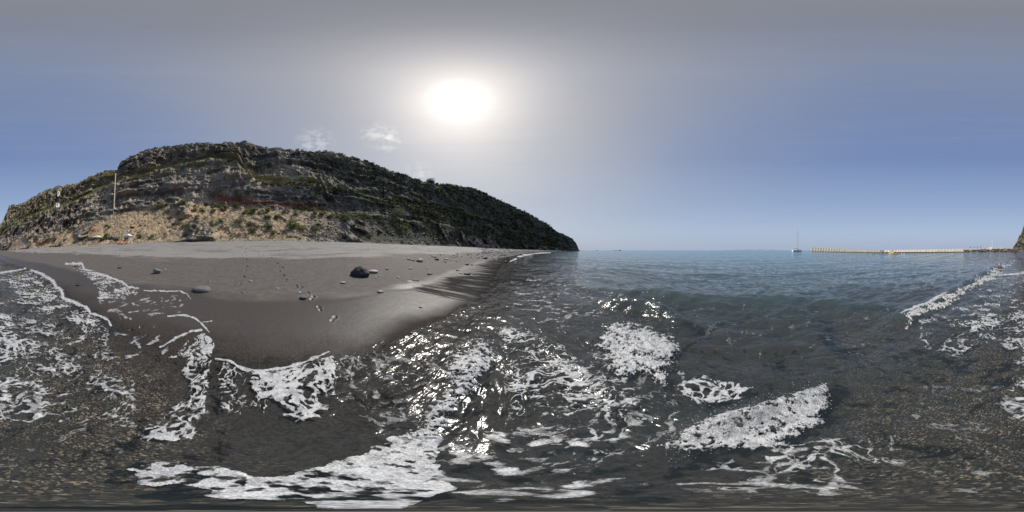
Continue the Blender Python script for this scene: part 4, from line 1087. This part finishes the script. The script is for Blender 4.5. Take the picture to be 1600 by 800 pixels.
M_SKIN = simple_mat('tanned_skin', (.48, .24, .15), .55, .1, 8, 0)
M_HAIR = simple_mat('dark_hair', (.03, .02, .015), .6, .2, 20, 0)
M_RED = simple_mat('red_cloth', (.55, .04, .05), .8, .1, 8, 0)
M_NAVY = simple_mat('navy_cloth', (.03, .035, .08), .8, .1, 8, 0)
M_TOWEL = simple_mat('white_towel', (.72, .68, .64), .95, .1, 20, .1)
M_PINK = simple_mat('faded_pink_cloth', (.62, .26, .22), .9, .1, 12, .1)
M_METAL = simple_mat('galvanised_metal', (.45, .45, .44), .4, .1, 8, 0, metal=.6)
M_SAILC = simple_mat('cream_canvas', (.62, .55, .42), .9, .08, 10, .05)
M_WOODP = simple_mat('weathered_pale_wood', (.60, .54, .42), .85, .2, 5, .1)
M_GREENC = simple_mat('pale_green_canvas', (.36, .44, .26), .9, .08, 10, .05)
M_FAR = simple_mat('far_dark_rock', (.05, .05, .055), .9, .3, .3, .3)

def pt(px, d, z=0.0):
    a = az_of(px); return (d * math.sin(a), d * math.cos(a), z)
def hz(px, py, d): return EYE + d * math.tan(lat_of(py))

# breakwater: a concrete wave wall with buttress fins on a stained footing, then a rubble mound to the shore
bw = empty('breakwater', pt(1380, 112, 0), 0, 'long harbour breakwater wall with pale concrete buttress fins along the horizon', 'breakwater')
line = [(1270, 172, 386.8, 3.9), (1380, 84, 391.0, 2.2), (1504, 118, 388.8, 2.4)]
def bwpt(px):
    xs = [l[0] for l in line]
    (xa, ya, _), (xb, yb, _) = [pt(l[0], l[1]) for l in (line[:2] if px <= 1380 else line[1:])]
    # straight runs in plan: intersect the ray with the run
    a = az_of(px); dx, dy = math.sin(a), math.cos(a); ex, ey = xb - xa, yb - ya
    den = dx * ey - dy * ex; r = (xa * ey - ya * ex) / den
    top = np.interp(px, xs, [l[2] for l in line]); return Vector((dx * r, dy * r, 0)), hz(px, top, r), r
ob = Vector(bw.location)
def wall_run(pa, pb, zt_a, zt_b, zb, th, name, mat):
    mb = MB(); d = (pb - pa).normalized(); nn = Vector((-d.y, d.x, 0)) * th / 2; vv = []
    for p, zt in ((pa, zt_a), (pb, zt_b)):
        for s in (-1, 1):
            q = p + nn * s - ob; vv += [(q.x, q.y, zb), (q.x, q.y, zt)]
    mb.add(vv, [(0, 1, 5, 4), (2, 6, 7, 3), (1, 3, 7, 5), (0, 2, 3, 1), (4, 5, 7, 6), (0, 4, 6, 2)]); return mb.build(name, mat, bw)
for a, b in ((1270, 1379.6), (1380.4, 1504)):
    (pa, za, ra), (pb, zb2, rb) = bwpt(a), bwpt(b)
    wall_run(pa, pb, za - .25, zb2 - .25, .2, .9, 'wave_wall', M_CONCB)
    back = (pa + pb).normalized() * -.9
    wall_run(pa + back, pb + back, .55, .5, -2.5, 3.2, 'footing', M_CONCD)
px = 1271.2
while px < 1503:
    p, zt, r = bwpt(px); toc = (-p).normalized()
    w = .46 * (1 if px < 1440 else 1.25)
    t = (bwpt(px + .5)[0] - bwpt(px - .5)[0]).normalized(); nn = Vector((-t.y, t.x, 0)); nn = nn if nn.dot(toc) > 0 else -nn
    base = .55; hw = w * r / 120
    vv = []
    for s in (-1, 1):
        q = p + t * s * hw - ob
        for (o, z) in ((.3, base), (2.6, base), (1.7, zt), (-.45, zt)):
            e = q + nn * o; vv.append((e.x, e.y, z))
    MB().add(vv, [(0, 1, 2, 3), (7, 6, 5, 4), (0, 4, 5, 1), (1, 5, 6, 2), (2, 6, 7, 3), (3, 7, 4, 0)]).build('buttress_fin', M_CONC, bw)
    px += (4.25 if px < 1440 else 4.9) * (1 + .03 * math.sin(px))
# rubble mound and quay behind it
pp, rd = [], []
for k in range(900):
    px = random.uniform(1498, 1598); d = np.interp(px, [1498, 1545, 1600], [130, 140, 150]) - random.uniform(-3, 5) * (1 if px < 1570 else 2)
    zt = np.interp(px, [1498, 1530, 1560, 1598], [1.5, 2.2, 2.7, 3.2]); z = random.uniform(-.2, zt)
    pp.append(pt(px, d - (zt - z) * .8, z)); rd.append(random.uniform(.35, .85))
rock_field('rubble_mound', pp, rd, [M_CONCD, M_STONE2, M_REDROCK], 'brown rubble mound joining the breakwater to the left cliff foot', 'rocks')
qa, qb = Vector(pt(1504.5, 133)), Vector(pt(1590, 156))
q = empty('quay_wall', qa, 0, 'low pale quay wall running behind the brown rubble mound to the cliff', 'wall')
ob = qa
def quay():
    mb = MB(); d = (qb - qa).normalized(); nn = Vector((-d.y, d.x, 0)) * .6; vv = []
    for p, zt in ((qa, 2.3), (qb, 3.6)):
        for s in (-1, 1):
            e = p + nn * s - qa; vv += [(e.x, e.y, -1), (e.x, e.y, zt)]
    mb.add(vv, [(0, 1, 5, 4), (2, 6, 7, 3), (1, 3, 7, 5), (0, 2, 3, 1), (4, 5, 7, 6), (0, 4, 6, 2)]); mb.build('wall', M_CONC, q)
quay()
# four dark sunshades on the quay
for k, px in enumerate((1516.5, 1522.3, 1527.3, 1532.3)):
    d = 137 + k * 1.3; zb_ = 2.3 + k * .12
    g = empty('quay_shade', pt(px, d, zb_), 0, 'small dark shade on a post on the quay wall, one of four in a row', 'sunshade', 'dark shades along the quay')
    MB().tube([(0, 0, -.3), (0, 0, 1.5)], .06, 6).build('post', M_BLACK, g)
    mb = MB(); n = 8; mb.add([(0, 0, 2.0)] + [(.9 * math.cos(i * 2 * math.pi / n), .9 * math.sin(i * 2 * math.pi / n), 1.45) for i in range(n)] + [(0, 0, 1.5)],
        [(0, 1 + i, 1 + (i + 1) % n) for i in range(n)] + [(n + 1, 1 + (i + 1) % n, 1 + i) for i in range(n)]); mb.build('canopy', M_BLACK, g)
# tall white lamp mast and distant yacht masts beyond the quay
g = empty('light_mast', pt(1550.2, 150, 2.6), 0, 'tall white pole with a small lamp head rising over the quay', 'mast')
hm = hz(1550, 371.5, 150) - 2.6
MB().tube([(0, 0, -2), (0, 0, hm)], [.22, .10], 8).build('pole', M_WHITE, g); MB().box((0, 0, hm + .1), (.9, .5, .3)).build('lamp_head', M_METAL, g)
MB().box((1.4, 0, .75), (2.6, 1.6, 1.5)).build('cabinet', M_WHITE, g)
for k, (px, py) in enumerate(((1539.4, 383.5), (1544.5, 385), (1556, 384), (1560.5, 385), (1564, 383.5), (1566, 384.5))):
    d = 158; g = empty('yacht_mast', pt(px, d, 2.2), 0, 'thin white yacht mast showing over the quay wall', 'mast', 'yacht masts beyond the quay')
    h = hz(px, py, d) - 2.2; MB().tube([(0, 0, -3), (0, 0, h)], .09, 6).build('mast', M_WHITE, g); MB().box((0, 0, h * .65), (1.1, .08, .08)).build('spreader', M_WHITE, g)

# hulls
def hull_mb(L, B, H, n=16, bow=.55, flare=.75, draft=.15):
    mb = MB(); rows = []
    for i in range(n + 1):
        t = i / n; x = (t - .5) * L
        w = B / 2 * (1 - max(0, (t - bow) / (1 - bow)) ** 2.2) * (.82 + .18 * min(1, t * 4)) + .012
        sh = H * (1 + .28 * (2 * t - .7) ** 2 * .6)
        sec = [(x, -w, sh), (x + .02 * L * t, -w * flare, H * .3), (x, -w * .35, -draft), (x, w * .35, -draft), (x + .02 * L * t, w * flare, H * .3), (x, w, sh)]
        rows.append(sec)
    vv = [p for r in rows for p in r]; ff = []
    for i in range(n):
        for k in range(5): ff.append((i * 6 + k, i * 6 + k + 1, (i + 1) * 6 + k + 1, (i + 1) * 6 + k))
    ff.append(tuple(range(5, -1, -1))); ff.append(tuple(n * 6 + k for k in range(6)))
    mb.add(vv, ff)
    dk = MB(); dv = []
    for r in rows: dv += [(r[0][0], r[0][1] * .96, r[0][2] - .06 * H), (r[5][0], r[5][1] * .96, r[5][2] - .06 * H)]
    dk.add(dv, [(2 * i, 2 * i + 2, 2 * i + 3, 2 * i + 1) for i in range(n)])
    return mb, dk
# sailing yacht
d = 150; yx, yy, _ = pt(1245.5, d)
ya = empty('sailing_yacht', (yx, yy, 0), az_of(1245) * -1 + .75, 'white sailing yacht with sails down anchored left of the breakwater', 'yacht')
h_, dk = hull_mb(11.2, 3.2, 1.6); h_.build('hull', M_WHITE, ya); dk.build('deck', M_WOODP, ya)
MB().box((.6, 0, 1.85), (4.2, 1.9, .62), taper=.85).build('cabin', M_WHITE, ya)
MB().box((.5, 0, 1.95), (2.6, 1.94, .2)).build('window', M_GLASS, ya)
mtop = hz(1245, 359.5, d)
MB().tube([(.9, 0, 1.2), (.9, 0, mtop)], [.12, .09], 8).build('mast', M_METAL, ya)
MB().tube([(.9, 0, 2.6), (-3.9, 0, 2.7)], .08, 6).build('boom', M_METAL, ya)
MB().tube([(.6, 0, 2.78), (-1.5, 0, 2.85), (-3.7, 0, 2.8)], [.22, .19, .1], 8).build('furled_sail', M_BLUE, ya, True)
MB().tube([(5.3, 0, 1.6), (.95, 0, mtop - .5)], [.09, .04], 6).build('furled_jib', M_WHITE, ya)
for e, (x, y) in enumerate(((-5.4, 0), (.6, 1.55), (.6, -1.55))): MB().tube([(x, y, 1.3), (.9, 0, mtop - .3)], .02, 4).build('stay', M_METAL, ya)
for z in (6, 11): MB().box((.9, 0, z), (.08, 1.8, .07)).build('spreader', M_METAL, ya)
MB().tube([(-4.6, -1.2, 1.3), (-4.6, -1.2, 2.2), (-4.6, 1.2, 2.2), (-4.6, 1.2, 1.3)], .04, 6).build('stern_rail', M_METAL, ya)
MB().box((-3.2, 0, 2.35), (2.2, 2.2, .08)).build('bimini', M_ORANGE, ya)
# yellow fishing boat
d = 66; yx, yy, _ = pt(1395.5, d)
fb = empty('fishing_boat', (yx, yy, 0), -az_of(1395) + .1 + math.pi, 'small yellow fishing boat with white wheelhouse and two thin masts in front of the breakwater', 'boat')
h_, dk = hull_mb(3.4, 1.25, .42, flare=.85); h_.build('hull', M_YELLOW, fb); dk.build('deck', M_ORANGE, fb)
MB().tube([(-1.7, -.55, .44), (0, -.62, .42), (1.3, -.3, .55), (1.7, 0, .62), (1.3, .3, .55), (0, .62, .42), (-1.7, .55, .44)], .035, 6).build('rail', M_ORANGE, fb, True)
MB().box((.35, 0, .95), (.75, .8, .95), taper=.92).build('wheelhouse', M_WHITE, fb)
MB().box((.35, 0, 1.12), (.60, .83, .26)).build('window', M_GLASS, fb)
MB().box((.35, 0, 1.46), (.95, .95, .06)).build('roof', M_WHITE, fb)
MB().tube([(.45, 0, 1.4), (.45, 0, hz(1395, 381, d))], .03, 6).build('mast', M_WHITE, fb)
MB().tube([(-.9, 0, .4), (-.9, 0, hz(1395, 383, d))], .02, 6).build('mast', M_WHITE, fb)
MB().tube([(-1.3, -.5, .4), (-1.3, -.5, 1.1), (-1.3, .5, 1.1), (-1.3, .5, .4)], .03, 6).build('gantry', M_ORANGE, fb)
MB().box((-.75, 0, .72), (.35, .4, .45)).build('engine_box', M_BLACK, fb)
# white tender
d = 62; yx, yy, _ = pt(1363.8, d)
td = empty('dinghy', (yx, yy, 0), -az_of(1363) + .2, 'tiny white open dinghy floating left of the yellow boat', 'boat')
h_, dk = hull_mb(1.5, .7, .26, 10); h_.build('hull', M_WHITE, td); dk.build('deck', M_WHITE, td); MB().box((-.1, 0, .24), (.18, .58, .04)).build('seat', M_WOODP, td)
# mooring buoys right of the fishing boat
for (px, py, lb) in ((1408.5, 396.6, 'small white mooring buoy just right of the yellow boat'), (1412.7, 397.4, 'white mooring buoy, the one farther from the yellow boat')):
    d = EYE / math.tan(-lat_of(py)); x, y, _ = pt(px, d); g = empty('mooring_buoy', (x, y, .03), 0, lb, 'buoy')
    mb = MB(); rr_ = [.02, .14, .19, .17, .08, .03]; zz = [-.12, -.06, .05, .16, .24, .30]; mb.tube([(0, 0, z) for z in zz], rr_, 10); mb.build('float', M_WHITE, g, True); MB().tube([(0, 0, .29), (0, 0, .38)], .02, 6).build('ring', M_BLACK, g)
# far rocks and ships on the horizon
def skerry(px, py, wpx, hpx, d, label, name='skerry'):
    me = rock_mesh(int(px), 3, .3, .5); me.materials.append(M_FAR); o = bpy.data.objects.new(name, me); COL.objects.link(o)
    w = wpx * .225 * D2R * d / 2; o.location = pt(px, d, 0); hh = hpx * .22 * D2R * d
    o.scale = (w, w * .5, hh * 1.6); o.rotation_euler = (0, 0, -az_of(px)); return tag(o, label, 'rock')
skerry(932.5, 390, 2.2, 1.2, 500, 'tiny dark rock in the sea just off the point')
o = skerry(963, 390, 12, .9, 620, 'long low dark reef on the horizon right of the point')
a_ = az_of(966); 
skerry(969, 390, 4, 1.6, 640, 'dark rock hump at the right end of the low reef')
me = bpy.data.meshes.new('far_coast'); vv, ff = [], []
for i in range(41):
    px = 1128 + i * 2.6; hh = 70 * math.sin(math.pi * i / 40) ** .8 * (.7 + .3 * math.sin(i * .9)); 
    for (dd_, z) in ((16000, -5), (16300, hh), (17500, hh), (18000, -5)): vv.append(pt(px, dd_, z))
for i in range(40):
    for k in range(3): ff.append((i * 4 + k, i * 4 + 4 + k, i * 4 + 5 + k, i * 4 + k + 1))
me.from_pydata(vv, [], ff); M_HAZE = simple_mat('haze_tinted_rock', (.16, .22, .30), 1, .05, .001, 0); me.materials.append(M_HAZE)  # distant haze is painted into the land's blue base colour
o = bpy.data.objects.new('far_coast', me); COL.objects.link(o); tag(o, 'faint low blue land on the sea horizon', 'land', kind='structure')
# burst of spray against the foot of the point
cs2, rs2 = [], []
for k in range(420):
    u = random.gauss(0, .45); x, y, _ = pt(870.5 + u * 5, 205); h = max(0, (1 - abs(u)) * 2.4 * random.random() ** .7); cs2.append((x, y, h)); rs2.append(random.uniform(.1, .32))
o = drops(cs2, rs2, 'spray', M_FOAM); tag(o, 'white burst of spray at the foot of the dark point', 'spray', kind='stuff')

# tall pale pole against the cliff, two small white huts on the left hill
p, n = on_cliff(178, 331); dist = math.hypot(p.x, p.y); top = hz(181, 270, dist) - p.z
g = empty('tall_pole', p, 0, 'tall pale pole standing against the cliff face above the scree', 'pole')
right = Vector((math.cos(az_of(179)), -math.sin(az_of(179)), 0)); lean = right * (3 * .225 * D2R * dist)
MB().tube([(0, 0, -1), tuple(lean * .5 + Vector((0, 0, top * .5))), tuple(lean + Vector((0, 0, top)))], [.13, .12, .10], 8).build('pole', M_WOODP, g)
MB().tube([tuple(Vector((.28, .1, -1))), tuple(lean + Vector((.22, .1, top * .97)))], [.10, .09], 8).build('pole', M_WOODP, g)
for zf in (.25, .5, .75): MB().box(tuple(lean * zf + Vector((.13, .05, top * zf))), (.5, .16, .1), -az_of(179)).build('clamp', M_METAL, g)
for (px, py, w, h, lb, gable) in ((90.5, 321.5, 5.5, 4.2, 'small white flat roofed hut in the scrub on the left hill, lower of two', False), (92, 304.5, 3.6, 4.5, 'tiny pale gabled hut on the left hill, upper of two', True)):
    p, n = on_cliff(px, py); d = p.length; W, H = w * .225 * D2R * d, h * .22 * D2R * d
    g = empty('hut', p + Vector((-p.x, -p.y, 0)).normalized() * .8, -az_of(px), lb, 'hut')
    MB().box((0, 0, H / 2 - .4), (W, W * .8, H + .8)).build('wall', M_WHITE, g)
    if gable: MB().add([(-W * .6, -W * .5, H), (W * .6, -W * .5, H), (0, -W * .5, H * 1.45), (-W * .6, W * .5, H), (W * .6, W * .5, H), (0, W * .5, H * 1.45)], [(0, 1, 2), (5, 4, 3), (0, 3, 4, 1), (1, 4, 5, 2), (2, 5, 3, 0)]).build('roof', M_WHITE, g)
    else: MB().box((0, 0, H + .06), (W * 1.12, W * .95, .14)).build('roof', M_CONC, g)
    MB().box((-W * .15, -W * .4 - .012, H * .4), (W * .28, .03, H * .75)).build('door', M_GLASS, g)

# parasols
def parasol(px, py, dz, r, h, mat, mat2, label, tilt=.12):
    x, y, z = hit_sand(px, py); g = empty('beach_parasol', (x, y, z), -az_of(px), label, 'parasol')
    MB().tube([(0, 0, -.2), (tilt * h, 0, h)], .022, 8).build('pole', M_METAL, g)
    mb = MB(); n = 8; rings = [(0.0, h + .02), (.45 * r, h - .06), (.8 * r, h - .2), (r, h - .36)]; vv = [(tilt * h, 0, rings[0][1])]
    for rr_, zz in rings[1:]:
        for i in range(n * 2):
            a = i * math.pi / n; sc = 1 if i % 2 == 0 else .96; vv.append((tilt * h + rr_ * sc * math.cos(a), rr_ * sc * math.sin(a), zz - tilt * rr_ * math.cos(a) * .6))
    m = n * 2; ff = [(0, 1 + i, 1 + (i + 1) % m) for i in range(m)]
    for k in range(2):
        for i in range(m): ff.append((1 + k * m + i, 1 + (k + 1) * m + i, 1 + (k + 1) * m + (i + 1) % m, 1 + k * m + (i + 1) % m))
    c = mb.add(vv, ff).build('canopy', mat, g, False); c.data.materials.append(mat2)
    c.data.polygons.foreach_set('material_index', [((f.index % m) // 2) % 2 for f in c.data.polygons])
    for i in range(n):
        a = i * 2 * math.pi / n; MB().tube([(tilt * h, 0, h - .01), (tilt * h + .97 * r * math.cos(a), .97 * r * math.sin(a), h - .38 - tilt * r * math.cos(a) * .6)], .006, 4).build('rib', M_METAL, g)
    MB().tube([(tilt * h, 0, h), (tilt * (h + .1), 0, h + .12)], .018, 6).build('finial', M_WHITE, g)
    return g
parasol(198.5, 373.6, 0, .95, 1.85, M_WHITE, M_BLUE, 'white and pale blue beach parasol over the sunbathers')
parasol(152, 373.4, 0, 1.05, 1.95, M_SAILC, M_GREENC, 'cream and green beach parasol by the black rock shelf', .04)

# sunbathers
def person(px, py, face, label, cloth, pose='sit', hair=M_HAIR):
    x, y, z = hit_sand(px, py)
    g = empty('person', (x, y, z + .02), face, label, 'person')
    me = bpy.data.meshes.new('body'); V = []; E = []; Rr = []
    def v(p, r, par=None):
        V.append(p); Rr.append(r)
        if par is not None: E.append((par, len(V) - 1))
        return len(V) - 1
    pel = v((0, 0, .13), .14); wa = v((-.05, 0, .30), .115, pel); ch = v((-.09, 0, .47), .14, wa); nk0 = v((-.09, 0, .60), .075, ch); nk = v((-.07, 0, .66), .052, nk0)
    h1 = v((-.05, 0, .74), .085, nk); h2 = v((-.05, 0, .83), .09, h1); v((-.045, 0, .90), .05, h2)
    v((.045, 0, .775), .028, h1)
    for s in (-1, 1):
        hp = v((.06, .10 * s, .12), .105, pel)
        kn = v((.46, .14 * s, .40 if pose == 'sit' else .12), .065, hp); an = v((.78, .13 * s, .07), .042, kn); v((.93, .15 * s, .05), .035, an)
        sh = v((-.09, .17 * s, .555), .06, ch)
        elb = v((-.28, .24 * s, .33) if pose != 'sit' or s < 0 else (.12, .24, .38), .043, sh); wr = v((-.33, .24 * s, .09) if pose != 'sit' or s < 0 else (.36, .17, .44), .03, elb); v((-.34, .24 * s, .03) if pose != 'sit' or s < 0 else (.44, .14, .42), .026, wr)
    me.from_pydata(V, E, [])
    o = bpy.data.objects.new('body', me); COL.objects.link(o); o.parent = g; me.materials.append(M_SKIN)
    md = o.modifiers.new('skin', 'SKIN')
    for i, r in enumerate(Rr):
        me.skin_vertices[0].data[i].radius = (r, r)
    me.skin_vertices[0].data[0].use_root = True
    sb = o.modifiers.new('smooth', 'SUBSURF'); sb.levels = 1; sb.render_levels = 2
    mb = MB(); mb.tube([(-.07, 0, .735), (-.08, 0, .80), (-.065, 0, .88), (-.05, 0, .945)], [.07, .105, .10, .03], 10); mb.build('hair', hair, g, True)
    mb = MB(); mb.tube([(-.02, 0, .03), (0, 0, .13), (-.03, 0, .22)], [.15, .165, .14], 12); mb.build('trunks', cloth, g, True)
    return g
F0 = -az_of(197) - math.pi / 2
try:
    person(185.4, 375.2, F0 + .9, 'person with dark hair sitting on the white towel, leftmost of the three bathers', M_ORANGE)
    person(190.6, 375.4, F0 + .3, 'person in red seated in the middle of the three bathers', M_RED, 'lean')
    person(197.6, 375.0, F0 - .6, 'person sitting in the shade right under the white and blue parasol', M_NAVY)
except Exception as e:
    print('PERSON FAIL', e)
def towel(px, py, w, l, mat, label, rz):
    x, y, z = hit_sand(px, py); mb = MB(); n = 10; vv = []
    for i in range(n + 1):
        for j in range(7):
            u, v_ = (i / n - .5) * l, (j / 6 - .5) * w; X_, Y_ = x + u * math.cos(rz) - v_ * math.sin(rz), y + u * math.sin(rz) + v_ * math.cos(rz)
            vv.append((u * math.cos(rz) - v_ * math.sin(rz), u * math.sin(rz) + v_ * math.cos(rz), float(sand_z(np.array(X_), np.array(Y_))) - z + .03 + .012 * math.sin(i * 2 + j)))
    o = mb.add(vv, [(i * 7 + j, i * 7 + 7 + j, i * 7 + 8 + j, i * 7 + j + 1) for i in range(n) for j in range(6)]).build('towel', mat, None, True); o.location = (x, y, z)
    so = o.modifiers.new('cloth', 'SOLIDIFY'); so.thickness = .015
    return tag(o, label, 'towel')
towel(184, 376, .9, 1.7, M_TOWEL, 'white towel spread under the leftmost bather', F0 + 1.3)
towel(198.5, 375.8, .9, 1.6, M_PINK, 'faded pink towel in front of the bather under the parasol', F0 + 1.2)
towel(144.5, 375.6, .8, 1.6, M_PINK, 'pink towel laid on the sand left of the cream parasol', F0 + 1.5)
towel(132, 375.8, .8, 1.7, M_TOWEL, 'pale towel by the left end of the black rock shelf', F0 + 1.5)
